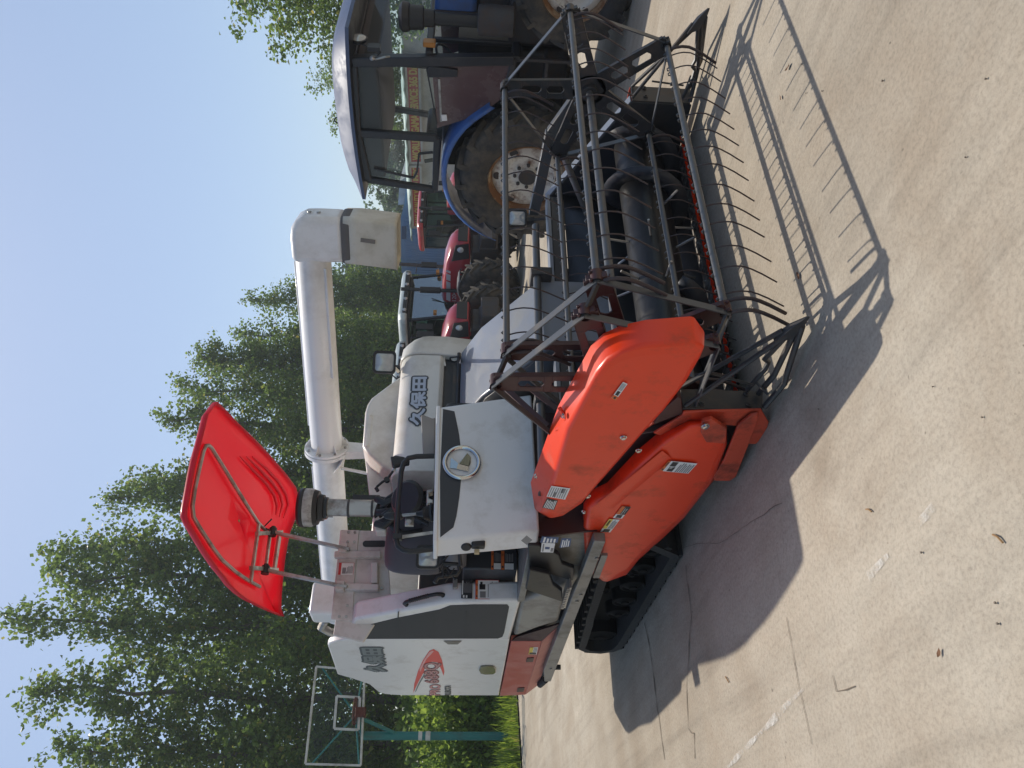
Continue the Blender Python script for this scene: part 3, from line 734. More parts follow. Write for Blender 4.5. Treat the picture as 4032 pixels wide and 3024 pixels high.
# cutter bar: back plate, knife strip, rivets and orange guards
mb = MB(); mb.box((-0.32, -0.08, 0.082), (-0.215, 2.1, 0.094)); cut = cut_shift(mb).build('cutter_bar', STEEL_SHINE, header)
mb = MB()
for i in range(26):
    y = 0.0 + 0.0762 * i
    if i % 2 == 0: mb.box((-0.315, y - 0.03, 0.0945), (-0.245, y + 0.055, 0.1))
    mb.lathe([(0.009, 0), (0.008, 0.005), (0.003, 0.008)], (-0.275, y + .02, 0.099), (0, 0, 1), 8)
cut_shift(mb).build('knife_clip', STEEL_SHINE, cut)
for i in range(41):
    y = -0.03 + 0.0515 * i
    mb = MB()
    mb.loft([[V((-0.155, y-.005, .108)), V((-0.155, y+.005, .108)), V((-0.155, y+.003, .126)), V((-0.155, y-.003, .126))],
             [V((-0.135, y-.005, .110)), V((-0.135, y+.005, .110)), V((-0.135, y+.003, .132)), V((-0.135, y-.003, .132))],
             [V((-0.118, y-.003, .122)), V((-0.118, y+.003, .122)), V((-0.118, y+.002, .137)), V((-0.118, y-.002, .137))],
             [V((-0.105, y-.001, .139)), V((-0.105, y+.001, .139)), V((-0.105, y+.001, .142)), V((-0.105, y-.001, .142))]])
    cut_shift(mb).build('knife_guard', ORANGE, cut, smooth=50)
mb = MB()
for i in range(41):
    y = -0.03 + 0.0515 * i
    mb.prism([V((-0.22, y-.012, .082)), V((-0.13, y-.007, .092)), V((-0.13, y+.007, .092)), V((-0.22, y+.012, .082))], (0, 0, .012))
cut_shift(mb).build('guard_shoe', DARK, cut, smooth=0)
mb = MB()
for i in range(28):
    y = -0.055 + 0.0762 * i
    mb.prism([V((-0.24, y-.03, .1)), V((-0.24, y+.03, .1)), V((-0.165, y+.006, .102)), V((-0.165, y-.006, .102))], (0, 0, 0.003))
cut_shift(mb).build('knife_blade', STEEL_SHINE, cut, smooth=0)
# back beam and torque tube
mb = MB(); mb.box((-1.05, -0.1, 0.775), (-0.972, 2.1, 0.865)); hb_ = mb.build('header_beam', NAVY, header, bevel=0.006)
mb = MB(); mb.box((-1.06, -0.1, 0.868), (-0.955, 2.1, 0.892)); mb.build('beam_flange', FEED, hb_, bevel=0.003)
mb = MB(); mb.tube([V((-0.9, -0.2, 1.0)), V((-0.9, 1.72, 0.985))], 0.024, 14); mb.build('torque_tube', GREYM, header)
for y in (0.32, 1.28):
    mb = MB(); mb.box((-0.99, y - 0.03, 0.895), (-0.86, y + 0.03, 1.03)); mb.build('tube_bracket', DARK, header, bevel=0.006)
# reel lift arms: one each side from the beam to the hub
for y0, y1, m_ in ((1.97, 1.99, GREYM), (-0.20, -0.19, PLATE_RED)):
    mb = MB(); mb.bar(V((-1.02, y0, 0.98)), V((-0.35, y1, 0.93)), 0.05, 0.07); mb.bar(V((-0.35, y1, 0.93)), V((0.0, y1, 0.76)), 0.045, 0.06)
    mb.build('reel_arm', m_, header, bevel=0.004)
mb = MB(); mb.tube([V((-0.98, 1.9, 0.6)), V((-0.45, 1.96, 0.86))], 0.022, 12); mb.tube([V((-0.7, 1.93, 0.73)), V((-0.4, 1.965, 0.885))], 0.012, 10); mb.build('lift_cylinder', BARE, header)
# work lamp on the right end of the beam
def work_lamp(c, d, up, size, parent, name='work_lamp', depth=0.09):
    c, d = V(c), V(d).normalized(); u = d.cross(V(up)).normalized(); k = u.cross(d)
    def ring(s, o, rr=0.32):
        pts = []
        for qx, qy, a0 in ((1,1,0),(-1,1,90),(-1,-1,180),(1,-1,270)):
            for j in range(4):
                a = math.radians(a0 + j * 30)
                pts.append(c + u * s * (qx*(1-rr) + rr*math.cos(a)) + k * s * (qy*(1-rr) + rr*math.sin(a)) + d * o)
        return pts
    h = size / 2
    mb = MB(); mb.loft([ring(h*.72, -depth), ring(h*.98, -depth*.45), ring(h, -0.012), ring(h, 0.0), ring(h*.84, 0.0), ring(h*.82, -0.012)], caps=True)
    o = mb.build(name, BLACKP, parent, smooth=40)
    mb = MB(); mb.loft([ring(h*.81, -0.010), ring(h*.6, -0.003), ring(h*.2, 0.0)], caps=True); mb.build('lamp_lens', LENS, o, smooth=60)
    return o
lm = work_lamp((-0.98, 1.88, 1.10), (1, -0.35, 0), (0, 0, 1), 0.135, CB)
mb = MB(); mb.tube([V((-1.0, 1.9, 0.9)), V((-1.03, 1.9, 1.04))], 0.01, 8); mb.box((-1.045, 1.88, 0.98), (-1.01, 1.92, 1.10)); mb.build('lamp_bracket', DARK, lm)

# ---------------------------------------------------------------- orange covers on the near end of the header
def rim_cover(name, face_px, rim_px, yf, yr, m, parent, sub=0, extra=None):
    mb = MB()
    face = [W(*q, Y=yf) for q in face_px]; rim = [W(*q, Y=yr) for q in rim_px]
    n = len(face); mid = [lerp(a, b, 0.35) for a, b in zip(face, rim)]
    cen = sum(face, V()) / n
    inner = [lerp(p, cen, 0.10) + V((0, -0.004, 0)) for p in face]
    mb.loft([rim, face, inner], True, False)
    mb.add(inner, [tuple(range(n))])
    return mb.build(name, m, parent, bevel=0.03, smooth=60, seg=4)
face = [z3(*q) for q in ((300,1335),(425,900),(640,500),(720,400),(840,330),(1000,290),(1330,270),(1432,300),(1395,380),(1290,560),(1140,752),(990,915),(820,1110),(640,1315),(535,1440),(400,1530),(315,1550),(235,1500))]
rimo = [z3(*q) for q in ((165,1290),(365,735),(600,300),(690,210),(820,150),(1000,110),(1345,82),(1430,200),(1410,330),(1300,520),(1155,715),(1005,880),(835,1075),(655,1280),(550,1410),(410,1515),(305,1553),(195,1490))]
upper = rim_cover('reel_drive_cover', face, rimo, -0.29, -0.16, ORANGE, CB)
face = [z3(*q) for q in ((570,1480),(640,1420),(760,1360),(1000,1120),(1150,980),(1330,870),(1460,860),(1580,930),(1580,1030),(1500,1215),(1460,1290),(1250,1560),(1100,1690),(930,1850),(840,1960),(720,2010),(560,1900),(545,1650))]
rimo = [z3(*q) for q in ((548,1440),(620,1340),(720,1290),(940,1055),(1090,930),(1300,830),(1450,820),(1590,900),(1590,1010),(1520,1250),(1480,1290),(1280,1545),(1130,1690),(950,1850),(860,1960),(700,2018),(545,1905),(540,1640))]
lower = rim_cover('chain_drive_cover', face, rimo, -0.25, -0.17, ORANGE, CB)
# ridge along the upper part of the lower cover
mb = MB(); mb.loft([[W(*z3(640,1450), Y=-.262), W(*z3(700,1470), Y=-.268), W(*z3(760,1480), Y=-.256)], [W(*z3(900,1240), Y=-.262), W(*z3(960,1250), Y=-.268), W(*z3(1010,1270), Y=-.256)], [W(*z3(1120,1060), Y=-.262), W(*z3(1160,1090), Y=-.266), W(*z3(1190,1120), Y=-.256)]], closed=False, caps=False)
mb.build('cover_ridge', ORANGE, lower, smooth=60)
# bracket that carries the left divider: vertical leaf, spar, strap and foot
mb = MB()
mb.prism([W(*zl(*q), Y=-.20) for q in ((235,1205),(1015,1185),(1090,1310),(1060,1440),(960,1530),(890,1530),(900,1360),(740,1345),(560,1330),(420,1290),(300,1285),(0,1445),(-70,1420),(220,1240))], (0, 0.012, 0))
br = mb.build('divider_bracket', ORANGE2, CB, bevel=0.004)
mb = MB(); mb.prism([W(*zl(*q), Y=-.222) for q in ((910,1240),(985,1225),(985,1280),(880,1560),(760,1860),(700,1900),(545,1900),(540,1850),(640,1690),(780,1340))], (0, 0.014, 0))
mb.build('skid_strap', ORANGE2, br, bevel=0.004)
mb = MB(); mb.prism([W(*z3(*q), Y=-.19) for q in ((1060,870),(1270,790),(1260,680),(1230,670),(1150,740),(1080,820))], (0, 0.05, 0)); mb.build('upper_bracket', PLATE_RED, br, bevel=0.004)
mb = MB(); mb.prism([W(*z3(*q), Y=-.262) for q in ((1410,850),(1480,830),(1590,900),(1580,1010),(1440,1000),(1400,930))], (0, 0.02, 0)); mb.build('cover_lug', ORANGE2, lower, bevel=0.004)
def bolt(p, ax, r, parent, m=CHROME):
    mb = MB(); mb.lathe([(r*1.55, 0), (r*1.55, 0.003), (r, 0.0032), (r, 0.011), (r*.6, 0.012)], p, ax, 12); return mb.build('cover_bolt', m, parent)
bolt(W(*z3(838,960), Y=-.296), (0, -1, 0), 0.011, upper); bolt(W(*z3(405,805), Y=-.25), (0, -.5, 1), 0.009, upper); bolt(W(*z3(205,1243), Y=-.22), (0, -.5, 1), 0.009, upper)
bolt(W(*z3(578,1385), Y=-.27), (0, -1, 0), 0.011, lower); bolt(W(*z3(948,1055), Y=-.24), (0, -1, 0), 0.010, lower); bolt(W(*z3(1432,880), Y=-.275), (0, -1, 0), 0.013, lower); bolt(W(*z3(553,1500), Y=-.23), (0, -1, .3), 0.009, lower)
# raised rib on the top of the upper cover
mb = MB(); mb.tube([W(*z3(350,905), Y=-.215), W(*z3(400,890), Y=-.235), W(*z3(425,830), Y=-.25), W(*z3(372,745), Y=-.2)], 0.009, 8); mb.build('cover_rib', ORANGE, upper)
# printed labels on the covers
def q4(f, pts, **k): return [W(*f(*p), **k) for p in pts]
sticker(upper, [W(*z3(748,675), Y=-.298), W(*z3(835,557), Y=-.298), W(*z3(868,572), Y=-.298), W(*z3(782,692), Y=-.298)],
        [(0, 0, .22, 1, 1), (.06, .3, .16, .7, 3), (.26, .2, .5, .8, 3)] + [(.56, .12+.2*i, .95, .2+.2*i, 4) for i in range(4)])
sticker(upper, [W(*z3(280,1390), Y=-.296), W(*z3(315,1312), Y=-.296), W(*z3(452,1330), Y=-.296), W(*z3(415,1412), Y=-.296)],
        [(.06, .05+.115*i, .9, .09+.115*i, 4) for i in range(8)] + [(.1, .3, .5, .42, 4), (.55, .6, .9, .8, 4)])
sticker(upper, [W(*z3(248,1470), Y=-.294), W(*z3(285,1402), Y=-.294), W(*z3(362,1418), Y=-.294), W(*z3(335,1488), Y=-.294)], lines(.06, .06, .95, .95, 7, 0), base=3)
sticker(lower, [W(*z3(1122,1205), Y=-.262), W(*z3(1185,1132), Y=-.262), W(*z3(1375,1150), Y=-.262), W(*z3(1308,1223), Y=-.262)],
        [(.05, .12, .48, .34, 3), (.55, .08, .95, .3, 3), (.3, .15, .7, .26, 0)] + lines(.04, .42, .97, .97, 7, 4))
sticker(lower, [W(*z3(1102,1203), Y=-.262), W(*z3(1166,1130), Y=-.262), W(*z3(1184,1132), Y=-.262), W(*z3(1121,1205), Y=-.262)], [(.1, .2, .25, .8, 3), (.5, .3, .9, .7, 3)], base=1)
sticker(lower, [W(*z3(668,1645), Y=-.258), W(*z3(735,1552), Y=-.258), W(*z3(812,1558), Y=-.258), W(*z3(742,1650), Y=-.258)],
        [(.28, 0, 1, .38, 2), (.02, .2, .25, .8, 3), (.5, .1, .9, .28, 3)] + lines(.3, .45, .97, .95, 4, 4))
sticker(lower, [W(*z3(762,1545), Y=-.258), W(*z3(828,1460), Y=-.258), W(*z3(892,1465), Y=-.258), W(*z3(828,1550), Y=-.258)],
        [(.35, 0, 1, .4, 1), (.35, .4, 1, 1, 3), (.05, .2, .3, .8, 3)] + lines(.4, .48, .95, .94, 4, 0))
# ---------------------------------------------------------------- undercarriage
YS = -0.33                                        # plane of the right-hand body side
def track_path(n=14):
    """closed belt line in (x, z), going forward along the ground and back over the top"""
    pts = [(-3.78, 0.02), (-1.93, 0.02)]
    pts += [(-1.93 + .10*math.sin(a), .12 - .10*math.cos(a)) for a in [math.radians(d) for d in (20, 40)]]
    pts += [(-1.80 + .15*math.cos(a), .36 + .15*math.sin(a)) for a in [math.radians(d) for d in (-35, 0, 40, 80)]]
    pts += [(-2.4, .475), (-3.15, .44), (-3.30, .425)]
    pts += [(-3.86 + .19*math.cos(a), .215 + .19*math.sin(a)) for a in [math.radians(d) for d in (75, 110, 150, 190, 225, 250)]]
    return pts
def make_track(yo, yi, parent):
    P = [V((x, 0, z)) for x, z in track_path()]; n = len(P)
    cen = sum(P, V()) / n
    nrm = []
    for i in range(n):
        t = P[(i+1) % n] - P[i-1]; q = V((t.z, 0, -t.x)).normalized()
        nrm.append(q)
    rows = []
    for i in range(n + 1):
        p, q = P[i % n], nrm[i % n]
        rows.append([p + V((0, yo, 0)) - q*.0, p + V((0, yi, 0)), p + V((0, yi, 0)) - q*.06, p + V((0, yo, 0)) - q*.06])
    mb = MB(); mb.loft(rows, True, False)
    tr = mb.build('crawler_track', RUBBER, parent, smooth=50)
    # lugs, evenly spaced along the belt
    seg = [(P[(i+1) % n] - P[i]).length for i in range(n)]; tot = sum(seg); N = 34; mb = MB()
    for k in range(N):
        s = tot * k / N; i = 0
        while s > seg[i]: s -= seg[i]; i += 1
        p = lerp(P[i], P[(i+1) % n], s / seg[i]); t = (P[(i+1) % n] - P[i]).normalized(); q = lerp(nrm[i], nrm[(i+1) % n], s/seg[i]).normalized()
        if q.dot(V((t.z, 0, -t.x))) < 0: q = -q
        for ya, yb, sh in ((yo - (yo-yi)*.02, yo + (yi-yo)*.55, .012), (yo + (yi-yo)*.45, yi - (yi-yo)*.02, -.012)):
            a = [p + t*(-.032+sh), p + t*(.032+sh), p + t*(.020+sh) + q*.028, p + t*(-.020+sh) + q*.028]
            mb.hexa([x + V((0, ya, 0)) for x in a], [x + V((0, yb, 0)) for x in a])
    for o in range(len(mb.v)):
        if mb.v[o].z < 0.001: mb.v[o].z = 0.001
    mb.build('track_lugs', RUBBER, tr, smooth=0)
    mb = MB(); ym = yo + (yi-yo)*.18
    mb.prism([V((x, yo + (yi-yo)*.4, z)) for x, z in ((-3.7,.15),(-1.95,.15),(-1.85,.3),(-1.85,.36),(-3.2,.33),(-3.75,.28))], (0, (yi-yo)*.2, 0))
    mb.build('track_frame', ROLLER, tr)
    for x, z, r in ((-2.02,.165,.095),(-2.33,.165,.095),(-2.66,.165,.095),(-2.98,.165,.095),(-3.26,.165,.095),(-1.80,.36,.125),(-3.86,.215,.165),(-2.75,.38,.065),(-2.42,.22,.055)):
        mb = MB(); d = (yi-yo); s_ = 1 if d > 0 else -1
        mb.lathe([(r*.3, ym - s_*.012), (r*.34, ym), (r*.72, ym + s_*.014), (r*.86, ym), (r, ym + s_*.004), (r, ym + d*.3)], (x, 0, z), (0, 1, 0), 26)
        mb.build('track_roller', ROLLER, tr, smooth=40)
    return tr
make_track(-0.19, 0.26, CB); make_track(1.98, 1.53, CB)
mb = MB(); mb.box((-4.3, 0.27, 0.36), (-1.55, 1.52, 0.60)); mb.box((-3.9, .2, .28), (-1.7, .34, .5)); mb.box((-3.9, 1.46, .28), (-1.7, 1.6, .5))
mb.build('chassis', DARK, CB, bevel=0.01)
# sill beam with the short strip hung below it
mb = MB(); mb.prism([W(*p, Y=YS) for p in (z4(882,463), z4(975,468), z4(541,1576), z4(490,1576), z4(482,1490))], (0, 0.055, 0)); sill = mb.build('sill', SILL, CB, bevel=0.004)
mb = MB(); mb.prism([W(*p, Y=YS+.02) for p in (z4(940,580), z4(992,580), z4(925,758), z4(872,758))], (0, 0.02, 0)); mb.build('sill_strip', SILL, sill, bevel=0.002)
mb = MB(); mb.tube([W(*z4(500,1560), Y=YS+.03), W(*z4(455,1600), Y=YS+.03)], 0.03, 12); mb.tube([W(*z4(570,1462), Y=YS+.02), W(*z4(618,1462), Y=YS+.02)], 0.022, 12); mb.build('rubber_stop', RUBBER, sill)
mb = MB()
for p in (z4(778,888), z4(748,940), z4(540,1476), z4(905,600)): mb.lathe([(.012,0),(.012,.006),(.006,.007)], W(*p, Y=YS-.001), (0,-1,0), 10)
mb.build('sill_bolt', BARE, sill)

# ---------------------------------------------------------------- rear body, right side
# solid core behind the sheet metal
mb = MB(); mb.box((-4.85, -0.27, 0.62), (-2.9, 1.85, 1.02)); mb.box((-4.85, -0.27, 1.02), (-3.3, 1.9, 1.75)); core = mb.build('body_core', NAVY, CB, bevel=0.02)
pts = [q6(198,312), q6(214,292), q6(340,264), q6(400,260), q6(1000,256), q6(1786,258), q6(1740,505), q6(1690,750), q6(840,748), q6(700,738), q6(640,720), q6(560,652), q6(420,605), q6(285,566)]
mb = MB(); mb.prism([W(*p, Y=YS) for p in pts], (0, 0.05, 0)); side = mb.build('side_panel', WHITE, CB, bevel=0.012, seg=3)
# engine cover: side face with the air screen, narrow front face, sloping face with the grab handle
Y2 = -0.19
sa, sb, sc_, sd_ = W(2051, 2366, Y=YS), W(1762, 2372, Y=YS), W(1400, 2440, Y=YS), W(1378, 2462, Y=YS)
se, sf = W(*q6(400,256), Y=YS), W(*q6(1790,256), Y=YS)
outer = [sa, sb, sc_, sd_, se, sf]
mb = MB(); mb.prism(outer, (0, 0.14, 0)); eng = mb.build('engine_cover', WHITE, CB, bevel=0.022, seg=4)
mb = MB()
gp = [z1(421,250), z1(426,285), z1(442,299), z1(800,298), z1(1190,297), z1(1214,288), z1(1224,265), z1(1251,125), z1(1240,112), z1(1060,112), z1(930,117), z1(870,140), z1(640,185), z1(440,234)]
mb.prism([W(*p, Y=YS - .003) for p in gp], (0, 0.006, 0)); scr = mb.build('air_screen', GRILLE, eng, bevel=0.002, seg=1)
mb = MB()
for X0 in (640, 830, 1010): mb.bar(W(*z1(X0, 296), Y=YS-.004), W(*z1(X0+8, 150), Y=YS-.004), 0.008, 0.003, (0,1,0))
mb.build('screen_rib', GRILLE, scr)
# ribbed grab handle on the sloping face
def on_slope(px, py):
    """point on the sloping face of the engine cover"""
    a, b = sb, sc_
    n = (b - a).cross(V((0, 1, 0))).normalized()
    d = (W(px, py, X=a.x) - CAM)
    return CAM + d * ((a - CAM).dot(n) / d.dot(n)), n
p0, nn = on_slope(*i4(1165,1265)); p1, _ = on_slope(*i4(1640,1140))
if nn.x < 0: nn = -nn
mb = MB(); L_ = (p1 - p0)
mb.tube([p0, p0 + nn*.028, p0 + nn*.045 + L_*.08, p0 + nn*.05 + L_*.2, p0 + nn*.05 + L_*.75, p0 + nn*.042 + L_*.92, p1 + nn*.02, p1], [.016,.013,.013,.013,.013,.013,.014,.017], 12)
for i in range(11):
    c = p0 + nn*.05 + L_*(.2 + .05*i); mb.lathe([(.0145,-.004),(.0165,0),(.0145,.004)], c, L_, 12)
mb.build('grab_handle', BLACKP, eng, smooth=50)
# warning labels on the narrow front face
fx = sb.x + .024
def qf(f, tl, tr, brr, bl, X): return [W(*f(*p), X=X) for p in (tl, tr, brr, bl)]
sticker(eng, qf(i3, (1042,685), (1045,517), (1250,519), (1248,687), fx), [(0,0,1,.025,5),(0,.975,1,1,5),(0,0,.025,1,5),(.975,0,1,1,5),(.025,.025,.975,.105,1),(.1,.04,.2,.09,3),(.42,.05,.5,.085,3),(.7,.05,.8,.085,3),(.5,.17,.78,.42,3),(.08,.2,.4,.44,4),(.62,.2,.9,.3,3)] + lines(.1,.52,.92,.95,8,4))
sticker(eng, qf(i3, (919,677), (925,515), (1018,517), (1016,680), fx), [(.2,.05,.95,.16,0),(.03,.15,.17,.3,0),(.03,.42,.17,.56,0)] + lines(.3,.22,.95,.94,7,4), base=3)
mb = MB(); mb.box((fx, *W(*i3(845,600), X=fx).yz), tuple(W(*i3(890,520), X=fx) + V((.03, 0, 0)))); mb.build('latch_bracket', BARE, eng, bevel=.003)
# handles, light and lettering on the side panel
mb = MB(); mb.prism([W(*z1(*p), Y=YS-.002) for p in ((893,308),(993,308),(972,326),(918,326))], (0, -.004, 0)); mb.build('recessed_pull', SILL, side, bevel=.002)
mb = MB(); mb.prism([W(*z1(*p), Y=YS-.002) for p in ((1095,445),(1120,441),(1165,443),(1178,455),(1178,475),(1165,484),(1120,486),(1095,480),(1087,462))], (0, -.012, 0)); mb.build('amber_side_lamp', mat('olive_reflector', (.16,.145,.075), .25, coat=.8), side, bevel=.004)
# red access panels under it
RB = [z1(1262,312), z1(1428,312), z1(1340,602), z1(1200,609)]
mb = MB(); mb.prism([W(*p, Y=YS-.004) for p in RB], (0, .05, 0)); red = mb.build('red_access_panel', REDP, CB, bevel=.004)
mb = MB()
for f_ in ((1348,400,1386,420),(1298,563,1335,583)):
    mb.prism([W(*z1(f_[0],f_[1]),Y=YS-.005), W(*z1(f_[2],f_[1]-2),Y=YS-.005), W(*z1(f_[2]-5,f_[3]),Y=YS-.005), W(*z1(f_[0]-5,f_[3]+2),Y=YS-.005)], (0,-.006,0))
mb.build('panel_catch', PLATE_RED, red, bevel=.003)
sticker(red, [W(*z1(*p), Y=YS-.004) for p in ((1356,381),(1364,343),(1408,342),(1400,382))], [(0,0,1,.45,2),(.05,.1,.3,.9,3)] + lines(.4,.5,.95,.95,3,4))
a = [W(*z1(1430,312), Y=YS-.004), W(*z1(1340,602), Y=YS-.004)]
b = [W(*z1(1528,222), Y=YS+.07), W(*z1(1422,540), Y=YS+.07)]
mb = MB(); mb.prism([a[0], b[0], b[1], a[1]], (0, .02, .0)); mb.build('lower_skirt', mat('pale_red_skirt', (.50, .19, .155), .55, dirt=srgb(206, 150, 136), dirt_amt=.4), red, bevel=.004)  # skirt in a paler, pinker red than the panel above it
mb = MB(); mb.prism([W(*z1(1262,310), Y=YS-.002), W(*z1(1428,310), Y=YS-.002), W(*z1(1525,218), Y=YS+.02), W(*z1(1295,288), Y=YS+.02)], (-.02, .02, 0)); mb.build('front_gusset', PLATE_RED, red, bevel=.002)
mb = MB(); mb.prism([W(*z1(*p), Y=YS+.015) for p in ((1312,97),(1400,62),(1570,-30),(1640,-40),(1550,95),(1520,205),(1420,235),(1275,290))], (0, .4, 0)); mb.build('fuel_tank', mat('beige_tank', (.30,.285,.25), .45, dirt=srgb(110,102,90), dirt_amt=.5, dirt_scale=3), CB, bevel=.03, seg=4)
# lettering on the side
def pq(f, pts, Y): return [W(*f(*p), Y=Y) for p in pts]
mb = MB(); mb.cur = 0
sw = [(945,728),(953,650),(985,540),(1030,440),(1085,360),(1122,345),(1165,370),(1195,440),(1217,540),(1209,576),(1188,520),(1160,462),(1110,455),(1050,470),(1040,540),(985,640)]
mb.add([W(*q6(*p), Y=YS-.0015) for p in sw], [tuple(range(len(sw)))])
mb.cur = 1
sw2 = [(1000,520),(1035,445),(1085,372),(1110,358),(1125,362),(1105,385),(1060,430),(1030,490),(1005,545)]
mb.add([W(*q6(*p), Y=YS-.0024) for p in sw2], [tuple(range(len(sw2)))])
mb.cur = 4
sw3 = [(958,722),(990,645),(1040,560),(1046,575),(1005,640),(970,712)]
mb.add([W(*q6(*p), Y=YS-.0024) for p in sw3], [tuple(range(len(sw3)))])
q = pq(q6, ((1090,742),(1093,652),(1178,650),(1175,742)), YS); lettering(mb, q, 'PRO', .0035, 3, .008); lettering(mb, q, 'PRO', .0045, 1)
q = pq(q6, ((1052,640),(1040,462),(1182,460),(1182,638)), YS); lettering(mb, q, '688Q', .0035, 3, .011); lettering(mb, q, '688Q', .0045, 5)
q = pq(q6, ((1222,742),(1220,660),(1272,660),(1272,742)), YS); lettering(mb, q, 'KUBOTA', .003, 2, .004)
mb.build('model_lettering', [DEC_R, DEC_P, DEC_D, DEC_M, DEC_G, mat('decal_dusty_red', (.50, .24, .24), .4)], side, smooth=0, fix=False)
def cjk(q, dark, light, lift, parent, warp=None):
    mb = MB(); h_ = (V(q[3]) - V(q[0])).length; bx_ = (.05, .12, .95, .88); lettering(mb, q, '久保田', lift, 0, h_ * .135, bx_); lettering(mb, q, '久保田', lift + .0012, 1, h_ * .042, bx_)
    if warp: mb.v = [warp(p) for p in mb.v]
    return mb.build('maker_lettering', [dark, light], parent, smooth=0, fix=False)
cjk(pq(q6, ((520,548),(458,318),(690,318),(728,548)), YS), DEC_D, DEC_G, .002, side)
# rear unloader gear above the side panel: upright auger, elbow cap, motor box, hydraulic hose
mb = MB(); c = V((-4.75, 0.05, 0))
mb.lathe([(.21,1.75),(.21,1.98),(.245,1.98),(.245,2.02),(.21,2.03),(.20,2.28),(.17,2.36),(.08,2.40)], c, (0,0,1), 28)
mb.build('unloader_riser', PIPE, CB, smooth=40)
mb = MB(); mb.box((-3.75, -.05, 2.3), (-3.5, .22, 2.62)); mb.build('gear_box', WHITE, CB, bevel=.03, seg=3)
mb = MB(); mb.tube([V((-3.75,-.02,2.52)), V((-3.85,-.05,2.56)), V((-3.95,-.06,2.5)), V((-4.0,-.05,2.4))], .035, 10); mb.build('hydraulic_motor', BARE, CB)
mb = MB(); mb.tube([V((-4.1,-.05,2.35)), V((-4.2,-.08,2.5)), V((-4.35,-.08,2.52)), V((-4.5,-.03,2.42)), V((-4.6,0,2.3))], .013, 8); mb.build('hydraulic_hose', BLACKP, CB)
mb = MB(); mb.tube([V((-4.1,.0,2.35)), V((-4.22,-.02,2.46)), V((-4.4,-.02,2.47)), V((-4.55,.03,2.36))], .013, 8); mb.build('hydraulic_hose', BLACKP, CB)

# ---------------------------------------------------------------- grain tank front, canopy brackets
XB = -2.87
mb = MB(); mb.box((-4.2, .32, 1.2), (-2.95, 1.75, 2.12)); tank = mb.build('grain_tank', CREAM, CB, bevel=.03)
mb = MB(); mb.prism([W(*i4(*p), X=XB) for p in ((300,285),(175,1445),(235,1460),(205,1660),(600,1750),(960,1180),(900,300))], (-.03, 0, 0)); wall = mb.build('tank_wall', PINKW, CB, bevel=.006)
mb = MB(); mb.prism([W(*i4(*p), X=XB+.012) for p in ((305,285),(545,290),(505,665),(480,985),(455,1480),(178,1450),(250,905),(285,600))], (-.02, 0, 0)); mb.build('mounting_plate', PINKW, wall, bevel=.003)
sl = [(590,470),(600,440),(625,427),(860,425),(900,440),(900,495),(860,508),(625,508),(598,497)]
mb = MB(); mb.prism([W(*i4(*p), X=XB+.004) for p in sl], (-.003, 0, 0)); mb.build('sight_slot', BLACKP, wall)
mb = MB()
for a_, b_ in (((225,618),(830,618)), ((360,1035),(800,1050)), ((745,720),(745,990))):
    mb.bar(W(*i4(*a_), X=XB+.03), W(*i4(*b_), X=XB+.03), .05, .05, (1,0,0))
mb.build('wall_rail', PINKW, wall, bevel=.008)
mb = MB()
for p in ((490,318),(405,318),(480,445),(395,445),(390,1275),(285,1418),(375,1420),(838,1048)): mb.lathe([(.011,0),(.011,.007)], W(*i4(*p), X=XB+.013), (1,0,0), 6)
mb.build('plate_bolt', BARE, wall)
sticker(wall, [W(*i4(*p), X=XB+.013) for p in ((268,875),(285,717),(482,720),(466,876))], [(0,0,1,.02,5),(0,.98,1,1,5),(.98,0,1,1,5),(0,0,1,.17,5),(.1,.25,.6,.5,4),(.1,.55,.3,.6,3)] + lines(.12,.55,.8,.95,5,4))
# canopy: a tilted moulded shell carried on two posts
cA, cB, cC = W(836, 1586, Z=3.04), W(713, 2032, Z=3.04), W(1102, 2422, Z=2.80)
cn = (cA - cB).cross(cC - cB).normalized(); cn = cn if cn.z > 0 else -cn
def can_pt(X, Y, lift=0.0):
    px, py = c1(X, Y); a, b = (3024 - py - 1512) / F_PX, (px - 2016) / F_PX; d = RIGHT * a + DOWN * b + FWD
    return CAM + d * ((cB + cn * lift - CAM).dot(cn) / d.dot(cn))
oc = [(325,150),(262,235),(215,420),(180,545),(160,640),(135,780),(116,880),(112,932),(135,985),(200,1095),(262,1195),(330,1292),(380,1350),(420,1405),(480,1462),(540,1505),(620,1545),(700,1582),(788,1618),(768,1570),(770,1480),(780,1360),(795,1220),(815,1110),(832,1035),(862,960),(890,890),(893,820),(872,735),(800,640),(700,525),(620,440),(540,362),(460,288),(392,215)]
out = [can_pt(*p) for p in oc]; cen = sum(out, V()) / len(out)
def ringc(k, lift): return [lerp(cen, p, k) + cn * lift for p in out]
mb = MB(); mb.loft([ringc(1.004, -.035), ringc(1.0, -.005), ringc(.985, .012), ringc(.93, .026), ringc(.80, .034), ringc(.55, .040), ringc(.25, .044), ringc(.02, .045)], True, False)
can = mb.build('canopy', CANOPY, CB, smooth=70, solid=.006)
mb = MB()                                         # grooves pressed into the roof
for g_ in ([(515,520),(600,610),(690,700),(750,790),(768,860),(760,920)], [(560,520),(650,610),(735,700),(790,780),(806,850),(785,935)], [(600,520),(690,600),(775,690),(830,780),(845,850),(815,940)]):
    mb.tube([can_pt(x, y, .018) for x, y in g_], [.004,.010,.012,.012,.010,.004], 8)
mb.build('canopy_groove', CANOPY, can, smooth=70)
